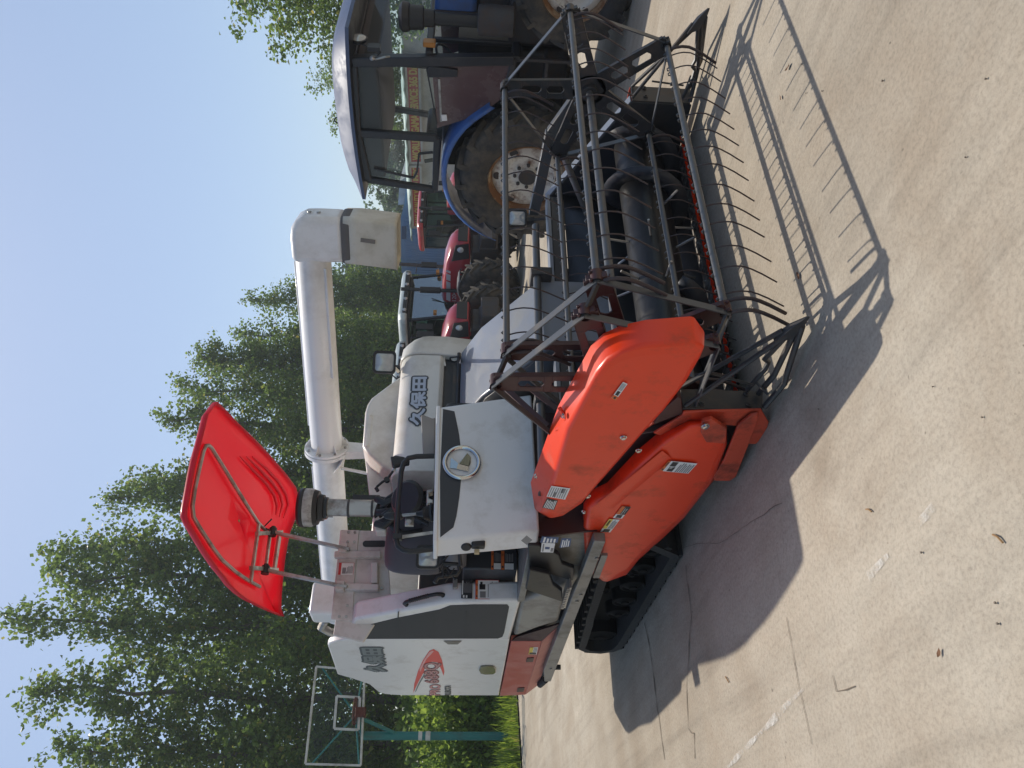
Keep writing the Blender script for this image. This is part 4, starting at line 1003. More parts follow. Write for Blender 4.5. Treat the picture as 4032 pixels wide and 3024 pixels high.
mb = MB(); mb.tube([can_pt(x, y, .012) for x, y in ((650,1415),(560,1365),(480,1310),(390,1230),(330,1150),(235,1005),(195,935),(188,860),(205,740),(235,600),(262,485),(280,446),(300,444),(320,462),(400,590),(480,722),(560,850),(640,975),(720,1060))], .0135, 10); mb.build('canopy_frame', BARE, can, smooth=60)
mb = MB()
for a_, b_, w_ in (((645,985),(588,1385),.03), ((722,1050),(690,1300),.03), ((785,1070),(752,1290),.05)): mb.bar(can_pt(*a_, .0), can_pt(*b_, .0), w_, .02, cn)
for a_, b_ in (((630,1050),(800,1040)), ((590,1285),(770,1300))): mb.bar(can_pt(*a_, -.012), can_pt(*b_, -.012), .03, .03, cn)
mb.build('canopy_crossbar', BARE, can, bevel=.003)
for (fp, tp) in ((i4(330,525), (740,1040)), (i4(290,1015), (690,1300))):
    a_, b_ = W(*fp, X=XB+.06), can_pt(*tp, -.03)
    mb = MB(); mb.bar(a_ - (b_-a_)*.1, b_, .034, .022, (0, 1, 0)); po = mb.build('canopy_post', BARE, can, bevel=.002)
    mb = MB(); mb.box(tuple(a_ + V((-.07,-.035,-.035))), tuple(a_ + V((.012,.035,.03)))); mb.build('post_clamp', PINKW, po, bevel=.006)
    mb = MB(); mb.lathe([(.03,-.03),(.03,.03),(.018,.032),(.018,.045)], b_, (0,1,0), 12); mb.build('post_knob', BLACKP, po)
k_ = can_pt(720,1025,-.03)
mb = MB(); mb.tube([k_, k_ + V((0,.02,.05)), k_ + V((0,.09,.0))], .006, 6); mb.build('canopy_lever', BLACKP, can)

# ---------------------------------------------------------------- operator station
XF = -1.3
pc = [W(*z2(*p), X=XF) for p in ((1331,190),(1306,1150),(2072,1090),(2015,95))]    # top inner, top outer, bottom outer, bottom inner
back = [p + V((-.14, 0, 0)) for p in pc]
back[1] += V((0, -.05, 0)); back[2] += V((0, -.04, 0))
mb = MB(); mb.hexa([pc[3], pc[0], pc[1], pc[2]], [back[3], back[0], back[1], back[2]]); fp = mb.build('front_panel', WHITE, CB, bevel=.016, seg=4)
mb = MB(); ba = [z2(1330,190), z2(1345,1165), z2(1350,1200)]
c0, c1_ = pc[0], pc[1]
mb.hexa([c0+V((-.15,.005,.004)), c0+V((.012,.005,.004)), c1_+V((.012,-.012,.004)), c1_+V((-.15,-.055,.004))], [c0+V((-.15,.005,-.02)), c0+V((.012,.005,-.02)), c1_+V((.012,-.012,-.02)), c1_+V((-.15,-.055,-.02))])
mb.build('panel_lip', WHITE, fp, bevel=.006, seg=3)
band = [z2(*p) for p in ((1372,203),(1455,220),(1472,300),(1490,390),(1500,480),(1505,600),(1503,720),(1490,850),(1470,980),(1448,1062),(1352,1135),(1350,700))]
mb = MB(); mb.prism([W(*p, X=XF+.0018) for p in band], (-.001,0,0)); mb.build('dark_band', NAVY, fp)
# chrome badge
ec = W(*z2(1509,600), X=XF); er = (W(*z2(1509,490), X=XF) - W(*z2(1509,712), X=XF)).length / 2
mb = MB(); mb.tube([ec + V((.012, er*math.cos(t), er*.98*math.sin(t))) for t in [2*math.pi*i/40 for i in range(40)]], .0145, 12, closed=True); bd = mb.build('badge', CHROME, fp, smooth=60)
mb = MB(); 
def kp(X, Y): return W(*z2(X, Y), X=XF+.006)
def facet(pts, hs):
    """one bevelled facet of the badge letter: each corner stands out by its own height"""
    b_ = [kp(*p) for p in pts]; t_ = [p + V((h, 0, 0)) for p, h in zip(b_, hs)]; n_ = len(pts)
    mb.add(b_ + t_, [tuple(range(n_, 2 * n_))] + [(k, (k+1) % n_, n_ + (k+1) % n_, n_ + k) for k in range(n_)])
facet([(1430,563),(1424,636),(1470,645),(1482,606)], [.010,.010,.015,.016])
facet([(1470,645),(1553,662),(1556,626),(1490,612),(1482,606)], [.015,.010,.010,.015,.016])
mb.build('badge_letter', mat('dull_chrome', (.46,.48,.49), .2, metal=1.0, var=.02), bd, smooth=0)
mb = MB()
facet([(1490,610),(1548,528),(1574,558),(1570,606),(1556,624)], [.017,.010,.008,.009,.014])
mb.build('badge_letter', mat('tree_reflection_chrome', (.20,.23,.21), .18, metal=1.0, var=.1), bd, smooth=0)  # dark green tint paints a reflection of trees into this facet
mb = MB(); mb.lathe([(er, 0), (er*.98, .004)], ec + V((.001,0,0)), (1,0,0), 36); mb.build('badge_disc', WHITE, bd)
mb = MB(); dq = [W(*i3(*p), Y=-.425) for p in ((1440,155),(1490,110),(1540,150),(1490,193))]; 
mb.add([p + V((0,-.012,0)) for p in dq], [(0,1,2,3)]); mb.build('diamond_sticker', STK_G, fp)
# dark centre column behind the panel: dash, console, gauge hood
mb = MB(); mb.box((-1.9,.05,.98), (-1.45,.62,1.5)); con = mb.build('console', BLACKP, CB, bevel=.03)
mb = MB(); mb.box((-2.2,.32,1.0), (-1.44,.66,1.55)); mb.build('side_console', BLACKP, CB, bevel=.04)
mb = MB(); mb.prism([W(*g2(*p), X=-1.5) for p in ((1320,1265),(1340,1258),(1428,1295),(1455,1285),(1450,1640),(1340,1645))], (-.02,0,0)); mb.build('wind_deflector', mat('grey_deflector', (.24,.22,.20), .5), CB, bevel=.008)
# round gauge binnacle
mb = MB(); mb.lathe([(.11,0),(.12,.03),(.1,.05),(.07,.05)], W(*z2(1130,860), X=-1.75), (.8,-.2,.5), 24); mb.build('gauge_binnacle', BLACKP, con)
# control levers with rubber boots
def lever(base, top, knob, name='control_lever', boot=True):
    mb = MB(); mb.tube([base, top], .009, 8)
    l_ = mb.build(name, BARE, con); d = (top - base).normalized()
    mb = MB(); mb.lathe([(.014,-.05),(.024,-.035),(.024,.02),(.018,.05),(.008,.062)], top, knob, 14); mb.build('lever_knob', BLACKP, l_, smooth=50)
    if boot:
        mb = MB(); mb.lathe([(.055,0),(.055,.012),(.044,.014),(.05,.026),(.038,.028),(.044,.04),(.032,.042),(.036,.054),(.022,.056),(.012,.1)], base, d, 16); mb.build('lever_boot', BLACKP, l_)
lever(W(*z2(1300,955), X=-1.45), W(*z2(1020,980), X=-1.5), (0,0,1))
lever(W(*z2(1010,650), X=-1.6), W(*z2(1060,575), X=-1.55), (.2,-.3,-1), boot=False)
mb = MB(); mb.prism([W(*z2(*p), X=-1.5) for p in ((990,545),(1000,605),(1015,612),(1060,600),(1125,590),(1130,560),(1040,548))], (-.05,0,0)); mb.build('lever_grip', BLACKP, con, bevel=.012, seg=3)
mb = MB(); mb.prism([W(*z2(*p), X=-1.48) for p in ((1255,788),(1300,782),(1300,805),(1270,812),(1270,850),(1300,860),(1300,885),(1252,890))], (-.05,0,0)); mb.build('pivot_bracket', BARE, con, bevel=.004)
mb = MB(); mb.box(tuple(W(*z2(1160,1060), X=-1.8)), tuple(W(*z2(1100,1000), X=-1.8) + V((.03,0,0)))); mb.lathe([(.02,0),(.02,.02)], W(*z2(1125,1030), X=-1.77), (1,0,0), 12); mb.build('key_switch', BARE, con, bevel=.003)
# rail in front of the operator
rp = [(1310,545),(1180,548),(1120,560),(1085,600),(1068,660),(1045,900),(1035,1080),(1030,1150),(1045,1200),(1085,1228),(1130,1235),(1200,1232),(1330,1215)]
mb = MB(); mb.tube([W(*z2(*p), X=-1.40) for p in rp], .0155, 12); rail = mb.build('hand_rail', BLACKP, CB, smooth=60)
mb = MB(); mb.bar(W(*z2(1055,1135), X=-1.39), W(*z2(1300,1100), X=-1.39), .018, .006, (1,0,0)); mb.build('rail_stay', BARE, rail)
mb = MB(); mb.box(tuple(W(*z2(1075,1155), X=-1.40)+V((-.02,0,0))), tuple(W(*z2(1010,1115), X=-1.40)+V((.022,0,0)))); mb.build('rail_clip', BLACKP, rail, bevel=.004)
# head lamp on a bent bracket
hl = work_lamp(W(*z2(1262,1275), X=-1.55), (1,-.25,.0), (0,0,1), .135, CB, 'head_lamp', .11)
mb = MB(); mb.tube([W(*z2(1310,1465), X=-1.6), W(*z2(1335,1425), X=-1.6), W(*z2(1470,1405), X=-1.58), W(*z2(1492,1370), X=-1.57), W(*z2(1480,1330), X=-1.55), W(*z2(1375,1325), X=-1.55)], .0125, 10)
mb.tube([W(*z2(1500,1340), X=-1.5), W(*z2(1490,1240), X=-1.46), W(*z2(1535,1205), X=-1.43), W(*z2(1600,1200), X=-1.42)], .012, 10)
mb.build('lamp_arm', BLACKP, hl, smooth=60)
mb = MB(); rnd = random.Random(2)
for i in range(7):
    a_ = W(*z2(1340 + 6*i, 1345 + 12*i), X=-1.58); mb.tube([a_, a_ + V((rnd.uniform(-.03,.03), rnd.uniform(-.06,.06), rnd.uniform(-.06,.03))), a_ + V((rnd.uniform(-.03,.03), rnd.uniform(-.08,.08), rnd.uniform(-.08,.0)))], .004, 6)
mb.build('lamp_wiring', BLACKP, hl)
mb = MB(); mb.box(tuple(W(*z2(1675,1225), X=-1.4)), tuple(W(*z2(1578,1165), X=-1.4)+V((.06,0,0)))); mb.lathe([(.03,0),(.03,.02)], W(*z2(1540,1193), X=-1.38), (.4,-1,0), 14); sk = mb.build('trailer_socket', BLACKP, fp, bevel=.008)
mb = MB(); mb.box(tuple(W(*z2(1635,1262), X=-1.4)), tuple(W(*z2(1598,1232), X=-1.4)+V((.025,0,0)))); mb.build('loose_connector', mat('yellowed_plastic', (.5,.4,.22), .5), sk, bevel=.003)
# seat: cushion, back with a stitched recess, folding base
sx = -2.22
rows = []
for i, (z, w, d) in enumerate(((1.50,.20,.0),(1.56,.235,.02),(1.68,.24,.03),(1.82,.225,.02),(1.90,.19,.0),(1.935,.13,-.02))):
    rows.append([V((sx - .10*(z-1.5) + d, .02 + w*math.cos(a), z)) + V((-.07*abs(math.sin(a))*0 + .055*math.sin(a), 0, 0)) for a in [2*math.pi*k/20 for k in range(20)]])
mb = MB(); mb.loft(rows); seat = mb.build('seat', SEATM, CB, smooth=70, sub=1)
rows = []
for z, s_ in ((1.38,.9),(1.42,1.0),(1.48,1.0),(1.515,.9),(1.52,.6)):
    rows.append([V((-1.98 + .25*s_*math.copysign(abs(math.cos(a))**.6, math.cos(a)), .02 + .24*s_*math.copysign(abs(math.sin(a))**.6, math.sin(a)), z)) for a in [2*math.pi*k/28 for k in range(28)]])
mb = MB(); mb.loft(rows); mb.build('seat_cushion', SEATM, seat, smooth=70)
# seat box front, floor, steps
mb = MB(); mb.box((-2.5, -.17, 1.04), (-2.2, .5, 1.4)); sb_ = mb.build('seat_box', NAVY, CB, bevel=.01)
for tl, tr, brr, bl in (((1180,428),(1182,262),(1268,264),(1268,430)), ((1268,430),(1268,264),(1380,266),(1380,432))):
    sticker(sb_, qf(i3, tl, tr, brr, bl, -2.2), [(0,0,1,.24,1),(.1,.05,.2,.2,3),(.75,.05,.85,.2,3),(.02,.27,.34,.97,0),(.08,.4,.28,.7,3)] + lines(.42,.32,.95,.96,5,4), base=3)
mb = MB(); mb.box((-2.35, -.335, .985), (-1.44, .3, 1.03)); fl = mb.build('floor_plate', SILL, CB, bevel=.004)
mb = MB(); mb.prism([V((-1.46,-.30,.985)), V((-1.46,-.28,.66)), V((-1.34,-.28,.64)), V((-1.34,.55,.64)), V((-1.34,.55,.985)), V((-1.46,.5,.985))][:0] or [V((-2.3,-.24,.985)), V((-1.45,-.24,.985)), V((-1.36,-.24,.62)), V((-2.3,-.24,.62))], (0,.3,0)); mb.build('lower_side_plate', SILL, CB, bevel=.004)
mb = MB(); mb.prism([V((-1.36,-.25,.60)), V((-1.36,.62,.60)), V((-1.40,.62,1.0)), V((-1.40,-.29,1.0))], (-.02,0,0)); mb.build('front_bulkhead', PLATE_RED, CB)
def slab(pts, off, m, name, parent, bv=.006):
    mb = MB(); mb.prism(pts, off); return mb.build(name, m, parent, bevel=bv)
st = slab([W(*i3(*p), Y=-.345) for p in ((1500,215),(1600,220),(1770,300),(1800,380),(1905,420),(1895,525),(1860,520),(1505,410))], (0,.03,0), BLACKP, 'step_hanger', CB)
slab([W(*i3(*p), Y=-.40) for p in ((1515,430),(1690,470),(1720,560),(1800,620),(1805,710),(1770,700),(1560,630),(1480,600))], (0,.03,0), BLACKP, 'step_side', st)
mb = MB()
tr0, tr1 = W(*i3(1815,700), Y=-.40), W(*i3(1870,520), Y=-.36)
mb.bar(tr0, tr1, .10, .012)
for i in range(12):
    c = lerp(tr0, tr1, (i+.5)/12) + V((0,-.05,.006)); mb.box(tuple(c+V((-.008,-.006,0))), tuple(c+V((.008,.006,.018))))
mb.build('step_tread', BARE, st, smooth=0)
sticker(sb_, [W(*i3(*p), Y=-.352) for p in ((1612,272),(1622,190),(1738,195),(1722,275))], [(.35,.3,.6,.65,6),(.1,.1,.9,.2,4),(.1,.75,.5,.95,4)])
sticker(sb_, [W(*i3(*p), Y=-.352) for p in ((1607,188),(1625,135),(1770,142),(1760,190))], lines(.05,.1,.95,.9,4,0), base=6)
sticker(sb_, [W(*i3(*p), Y=-.352) for p in ((1775,235),(1795,150),(1880,152),(1868,222))], lines(.05,.1,.95,.9,4,0), base=6)

# ---------------------------------------------------------------- thresher front, feeder house
XT = -1.95
def TP(X, Y): return W(*g2(X, Y), X=XT)
y0_, y1_ = TP(1500, 1700).y, TP(1300, 700).y
ztop, zbot = TP(1110, 900).z, TP(1495, 900).z
prof = [(-.0, zbot-.012), (0, zbot), (.0, ztop-.16)] 
P2 = [(XT - .03, zbot - .03), (XT, zbot), (XT, ztop - .15)] + [(XT - .15 + .15*math.cos(a), ztop - .15 + .15*math.sin(a)) for a in [math.radians(d) for d in (15,30,45,60,75,90)]] + [(XT - .6, ztop), (XT - .6, zbot - .03)]
y0_ = .42
mb = MB(); mb.loft([[V((x, y, z)) for x, z in P2] for y in (y0_, y1_)]); th = mb.build('thresher_cover', CREAM, CB, bevel=.006, smooth=40)
mb = MB(); mb.loft([[V((x + dx, y, z + dz)) for x, z in P3] for (y, dx, dz) in ((y1_ + .006, .0, .012), (y1_ + .12, -.01, .0), (y1_ + .2, -.04, -.05), (y1_ + .22, -.06, -.06))
    for P3 in [[(XT - .16, 1.30), (XT - .02, 1.42), (XT + .01, 1.62), (XT + .01, ztop - .16)] + [(XT - .15 + .16*math.cos(a), ztop - .16 + .16*math.sin(a)) for a in [math.radians(d) for d in (20,45,70,90)]] + [(XT - .6, ztop), (XT - .6, 1.30)]]])
mb.build('thresher_side_cover', CREAM, CB, bevel=.01, smooth=50)
qd = [W(*g2(*p), X=XT) for p in ((1198,1385),(1222,895),(1395,893),(1368,1385))]
cjk(qd, DEC_D, DEC_S, .003, th)
mb = MB(); mb.box((XT - .4, .45, 1.2), (XT - .06, 1.5, zbot)); mb.build('thresher_throat', NAVY, CB, bevel=.01)
mb = MB(); mb.prism([W(*g2(*p), X=XT-.03) for p in ((1500,690),(1555,700),(1545,750),(1555,805),(1500,810))], (-.005,0,0)); mb.lathe([(.025,0),(.025,.006)], W(*g2(1632,740), X=XT-.05), (1,0,0), 14); mb.build('latch_plate', CREAM, th)
mb = MB(); mb.prism([W(*p, X=-2.3) for p in ((1575,1480),(1463,1564),(1446,1590),(1437,1620),(1427,1754),(1450,1790),(1500,1832),(1560,1865),(1620,1865),(1620,1480))], (-.5,0,0)); tf = mb.build('tank_front', CREAM, CB, bevel=.025, seg=4)
mb = MB(); mb.prism([W(*g2(*p), X=-2.296) for p in ((838,1255),(872,1262),(838,1565),(800,1555))], (-.006,0,0)); 
for p in ((848,1268),(820,1545)): mb.lathe([(.01,0),(.01,.006)], W(*g2(*p), X=-2.29), (1,0,0), 8)
mb.build('tank_strip', CREAM, tf, bevel=.002)
mb = MB(); mb.prism([W(*z2(*p), X=-2.5) for p in ((800,515),(835,560),(860,640),(990,640),(1005,800),(955,1090),(880,1090),(835,820),(815,640))], (-.1,0,0)); mb.build('tank_edge', CREAM, CB, bevel=.01)
lp = work_lamp(W(*g2(980,770), X=-1.95), (1,-.45,-.05), (0,0,1), .17, CB, 'work_lamp', .1)
mb = MB(); mb.tube([W(*g2(1050,800), X=-2.0), W(*g2(1110,860), X=-2.1)], .012, 8); mb.build('lamp_stem', CREAM, lp)
mb = MB(); mb.tube([W(*g2(1030,850), X=-2.02), W(*g2(1060,900), X=-2.02), W(*g2(1095,930), X=-2.04)], .005, 6); mb.build('lamp_cable', BLACKP, lp)
# feeder house: upper lid, sloping lid, dark side
fR, fL = W(1897,1300, X=-1.45), W(1897,1560, X=-1.45)
uR, uL = V((-1.93, 1.42, 1.46)), V((-1.93, .80, 1.46))
fR, fL = V((-1.45, 1.28, 1.325)), V((-1.45, .70, 1.315))
dR, dL = V((-.94, 1.27, .97)), V((-.94, .72, .95))
mb = MB(); dz = V((0,0,-.3))
mb.loft([[uL, uR, uR + dz, uL + dz], [fL, fR, fR + dz, fL + dz], [dL, dR, dR + V((0,0,-.45)), dL + V((0,0,-.45))]])
fh = mb.build('feeder_house', FEED, CB, bevel=.012, seg=3, smooth=25)
mb = MB(); mb.loft([[V((-1.9,.69,1.42)), V((-1.9,.69,1.1))], [V((-1.45,.69,1.29)), V((-1.45,.69,.95))], [V((-.95,.705,.93)), V((-.95,.705,.5))]], closed=False, caps=False); mb.build('feeder_flank', NAVY, fh, solid=.012)
mb = MB(); mb.tube([V((-1.94,.6,1.475)), V((-1.94,1.42,1.475))], .014, 8); mb.bar(V((-1.96,.6,1.50)), V((-1.96,1.3,1.50)), .03, .03); mb.tube([V((-1.9,1.36,1.48)), V((-1.93,1.37,1.54)), V((-1.98,1.38,1.54))], .007, 6); mb.build('hinge_bar', DARK, fh)
sticker(fh, [W(*h5(*p), Z=1.462) for p in ((205,660),(250,560),(268,565),(225,670))], [(.6,0,1,1,1)])
# hydraulic hoses between feeder and header
for a_, b_, c_ in ((V((-1.3,.62,.95)), V((-1.15,.55,.88)), V((-1.02,.4,.92))), (V((-1.3,.66,.9)), V((-1.1,.6,.80)), V((-1.0,.5,.82))), (V((-1.35,.2,.8)), V((-1.2,.1,.7)), V((-1.05,.2,.72)))):
    mb = MB(); mb.tube([a_, lerp(a_,b_,.5)+V((0,0,.02)), b_, lerp(b_,c_,.5)+V((0,0,-.01)), c_], .014, 8); mb.build('hydraulic_hose', BLACKP, CB)
# braces seen in front of the white panel
mb = MB(); mb.bar(W(*h5(800,950), X=-.6), W(*h5(1500,1580), X=-.55), .03, .012, (1,0,.3)); mb.bar(W(*h5(1180,980), X=-.75), W(*h5(1630,1330), X=-.75), .028, .012, (1,0,.3)); mb.build('reel_brace', PLATE_RED, header, bevel=.002)

# ---------------------------------------------------------------- air intake stack
PX = -2.35
def SP(X, Y): return W(*z2(X, Y), X=PX)
mb = MB(); c = SP(700, 925); top_z = SP(345, 925).z
r1 = (SP(650, 870) - SP(650, 985)).length / 2 * .98
mb.lathe([(r1, -.02), (r1, SP(500, 925).z - SP(880, 925).z)], SP(880, 925), (0,0,1), 24); stack = mb.build('intake_pipe', BARE, CB)
zt = SP(335,925).z; zb = SP(440,925).z; zc = SP(500,925).z; R1 = .138
b0 = V((c.x, c.y, 0))
mb = MB(); mb.lathe([(R1*.3, zt+.012), (R1*.9, zt+.008), (R1, zt-.01), (R1, zt-.03), (R1*.97, zt-.035)], b0, (0,0,1), 32); mb.build('precleaner_lid', BLACKP, stack, smooth=50)
mb = MB(); mb.lathe([(R1*.96, zt-.03), (R1*.98, zb+.02), (R1*.93, zb), (R1*.9, zb)], b0, (0,0,1), 32, caps=False); mb.build('precleaner_bowl', mat('cloudy_plastic', (.42,.42,.40), .3, dirt=srgb(100,98,92), dirt_amt=.5, dirt_scale=12, coat=.4), stack, smooth=50)
mb = MB(); mb.lathe([(R1*.93, zb+.004), (R1*.86, zb-.03), (R1*.7, zb-.035), (R1*.66, zc-.01), (r1*1.25, zc-.012), (r1*1.25, zc-.035), (r1, zc-.035)], b0, (0,0,1), 32); mb.build('precleaner_base', BLACKP, stack, smooth=40)
mb = MB()
for X0 in (690, 862): mb.lathe([(r1*1.06, -.008), (r1*1.06, .008)], SP(X0, 925), (0,0,1), 24)
mb.build('hose_clamp', DARK, stack)
mb = MB(); mb.box(tuple(SP(890, 880) + V((-.02,0,-.02))), tuple(SP(720, 832) + V((.02,0,0)))); mb.build('stack_bracket', BLACKP, stack, bevel=.004)
# cluster of rubber bellows, hoses and levers behind the rail
mb = MB(); rnd = random.Random(8)
for i in range(5):
    z_ = SP(900 + 35*i, 900).z
    mb.lathe([(.055,-.014),(.07,0),(.055,.014)], V((c.x, c.y - .0, z_)), (.1,.2,1), 20)
mb.build('intake_bellows', RUBBER, stack, smooth=50)
mb = MB()
for i in range(9):
    a_ = W(*z2(880 + rnd.uniform(0,80), 830 + rnd.uniform(-40,220)), X=-2.1 + rnd.uniform(-.1,.1)); mb.tube([a_, a_ + V((.03,rnd.uniform(-.05,.05),-.06)), a_ + V((.02,rnd.uniform(-.1,.1),-.17)), a_ + V((.0,rnd.uniform(-.1,.1),-.3))], rnd.uniform(.012,.028), 8)
mb.build('hose_bundle', BLACKP, CB, smooth=60)
mb = MB(); mb.tube([W(*z2(890,770), X=-2.0), W(*z2(930,735), X=-2.0), W(*z2(965,715), X=-2.0), W(*z2(1020,640), X=-2.0)], .009, 8); mb.tube([W(*z2(900,800), X=-2.0), W(*z2(885,775), X=-2.0)], .012, 8); mb.lathe([(.02,-.012),(.02,.012)], W(*z2(965,718), X=-2.0), (1,0,0), 12); mb.build('throttle_linkage', BLACKP, CB)
mb = MB(); mb.box((-2.6, .25, 1.0), (-2.25, .75, 1.78)); mb.build('engine_block', BLACKP, CB, bevel=.04)

# ---------------------------------------------------------------- unloading auger
A0, A1 = WD(1342, 2420, 7.95), WD(1218, 920, 5.98)
ax = (A1 - A0); ax.z = 0; ax = ax.normalized(); bx = V((ax.y, -ax.x, 0)); uz = V((0,0,1))
A0.z = A1.z = (A0.z + A1.z) / 2
axis = (A1 - A0).normalized()
mb = MB(); mb.tube([A0, A1], .138, 32); un = mb.build('unloading_auger', PIPE, CB, smooth=40)
fz = lerp(A0, A1, .505)
mb = MB(); mb.lathe([(.138,-.02),(.2,-.02),(.2,.012),(.138,.012)], fz, axis, 32, caps=False); mb.lathe([(.138,.016),(.195,.016),(.195,.04),(.138,.04)], fz, axis, 32, caps=False)
for i in range(6):
    a_ = 2*math.pi*i/6 + .4; d_ = bx*math.cos(a_) + uz*math.sin(a_); s_ = axis.cross(d_)
    mb.prism([fz + d_*.138 + axis*.04 + s_*.004, fz + d_*.19 + axis*.04 + s_*.004, fz + d_*.14 + axis*.12 + s_*.004], s_*-.008)
mb.build('pipe_flange', PIPE, un, smooth=30)
mb = MB()
for i in range(8):
    a_ = 2*math.pi*i/8 + .2; d_ = bx*math.cos(a_) + uz*math.sin(a_); mb.lathe([(.012,0),(.012,.014)], fz + d_*.172 + axis*.04, axis, 6)
mb.build('flange_bolt', BARE, un)
mb = MB()
for d_, s0, s1 in ((uz*.98 - bx*.25, .56, .94), (uz*-.72 + bx*.7, .70, .94), (uz*.98 - bx*.25, .04, .45)):
    d_ = d_.normalized(); mb.bar(lerp(A0,A1,s0) + d_*.142, lerp(A0,A1,s1) + d_*.142, .012, .05, d_)
mb.build('pipe_rail', PIPE, un, bevel=.003)
# support stand beneath the flange
mb = MB(); ft = fz - uz*.138; gd = V((fz.x, fz.y, 2.16))
mb.loft([[ft + bx*.09 + axis*.03, ft - bx*.09 + axis*.03, ft - bx*.09 - axis*.05, ft + bx*.09 - axis*.05], [gd + bx*.05 + axis*.03, gd - bx*.05 + axis*.03, gd - bx*.05 - axis*.05, gd + bx*.05 - axis*.05]])
mb.loft([[ft + bx*.2 - axis*.12 + uz*.05, ft + bx*.19 - axis*.02 - uz*.02, ft - axis*.02 - uz*.03, ft - axis*.2 + uz*.0], [ft + bx*.2 - axis*.12 + uz*.058, ft + bx*.19 - axis*.02 - uz*.012, ft - axis*.02 - uz*.022, ft - axis*.2 + uz*.008]])
mb.bar(ft + bx*.12 - axis*.12, gd - axis*.25 + bx*.05, .02, .03)
mb.build('pipe_stand', PIPE, un, bevel=.006)
sticker(un, [onquad([A0 + bx*.139 + axis*0 + uz*.05, A1 + bx*.139 + uz*.05, A1 + bx*.139 - uz*.05, A0 + bx*.139 - uz*.05], u_, v_, 0) for u_, v_ in ((.335,.1),(.395,.1),(.395,.95),(.335,.95))], [(0,0,1,.22,1),(.1,.3,.5,.9,4)] + lines(.55,.3,.95,.95,5,4))
# elbow and canvas spout
def EP(a_, z_, b_): return A1 + ax*a_ + uz*z_ + bx*b_
pr = [(-.20,.14),(.0,.142),(.08,.13),(.14,.09),(.17,.03),(.175,-.05),(.175,-.27),(-.185,-.27),(-.19,-.1)]
mb = MB(); mb.prism([EP(a_,z_,-.142) for a_,z_ in pr], bx*.284); el = mb.build('auger_elbow', PIPE, un, bevel=.05, seg=5, smooth=50)
def ring(a0_, a1_, b_, z_, k=.06):
    pts = []
    for qa, qb, d0 in ((1,1,0),(0,1,90),(0,0,180),(1,0,270)):
        for j in range(5):
            t = math.radians(d0 + 22.5*j); ca = (a1_-k if qa else a0_+k) + k*math.cos(t); cb = (b_-k if qb else -b_+k) + k*math.sin(t); pts.append(EP(ca, z_, cb))
    return pts
mb = MB(); mb.loft([ring(-.19,.18,.147,-.25), ring(-.2,.185,.152,-.27), ring(-.2,.185,.152,-.31), ring(-.19,.18,.147,-.325)], True, False); mb.build('spout_band', mat('dark_strap', (.12,.115,.11), .7), el, smooth=40)
mb = MB(); mb.loft([ring(-.185,.18,.146,-.27,.03), ring(-.19,.18,.15,-.38,.03), ring(-.205,.165,.155,-.55,.035), ring(-.213,.157,.155,-.645,.035), ring(-.218,.152,.16,-.675,.035)], True, False); sp = mb.build('canvas_spout', SPOUT, el, smooth=45, solid=.006)
mb = MB(); mb.bar(EP(.02,-.40,.158), EP(.01,-.51,.163), .03, .006, bx); mb.build('spout_buckle', mat('canvas_strap', (.2,.185,.16), .8), sp)
mb = MB()
for a_, z_ in ((.178,.0),(.178,-.07)): mb.lathe([(.016,0),(.016,.006),(.008,.008)], EP(a_,z_,.02), ax, 12)
mb.build('elbow_bolt', BARE, el)
# ================================================================ TRACTORS (local frame: x forward, y left, z up)
BLUE = mat('faded_blue_paint', (0.035, 0.11, 0.34), .35, dirt=srgb(70, 84, 110), dirt_amt=.35, dirt_scale=4, coat=.3, var=.12)
ROOFB = mat('silver_blue_roof', (0.065, 0.095, 0.175), .5, dirt=srgb(80, 92, 118), dirt_amt=.35, var=.08)
CABB = mat('black_cab_frame', (0.02, 0.022, 0.028), .4, dirt=srgb(70, 66, 64), dirt_amt=.25)
RIMW = mat('rusty_white_rim', srgb(206, 202, 192), .5, dirt=srgb(104, 66, 42), dirt_amt=.34, dirt_scale=9, var=.06)
RIMR = mat('rusted_rim_edge', srgb(118, 78, 44), .7, dirt=srgb(170, 150, 120), dirt_amt=.4, dirt_scale=7, var=.2)
RIMG = mat('grey_rim', srgb(120, 122, 124), .45, metal=.3, dirt=srgb(100, 92, 82), dirt_amt=.5)
ENGB = mat('engine_dark', (.03, .03, .033), .5, dirt=srgb(70, 58, 50), dirt_amt=.45, dirt_scale=7, var=.3)
MAROON = mat('dusty_maroon_glass', (.10, .055, .06), .18, dirt=srgb(96, 80, 80), dirt_amt=.4, coat=.5)
LINER = mat('cab_liner', (.06, .05, .05), .7, var=.15)
TRED = mat('tractor_red', (.33, .012, .022), .28, dirt=srgb(150, 70, 66), dirt_amt=.2, coat=.5, var=.06)
TRED2 = mat('tractor_red_roof', (.40, .03, .04), .35, dirt=srgb(160, 100, 96), dirt_amt=.3, coat=.3)
TROOF = mat('pale_green_roof', (.52, .57, .55), .35, dirt=srgb(150, 156, 150), dirt_amt=.3, coat=.3)
TINT = glass('tinted_glass', (.30, .40, .37), .015)
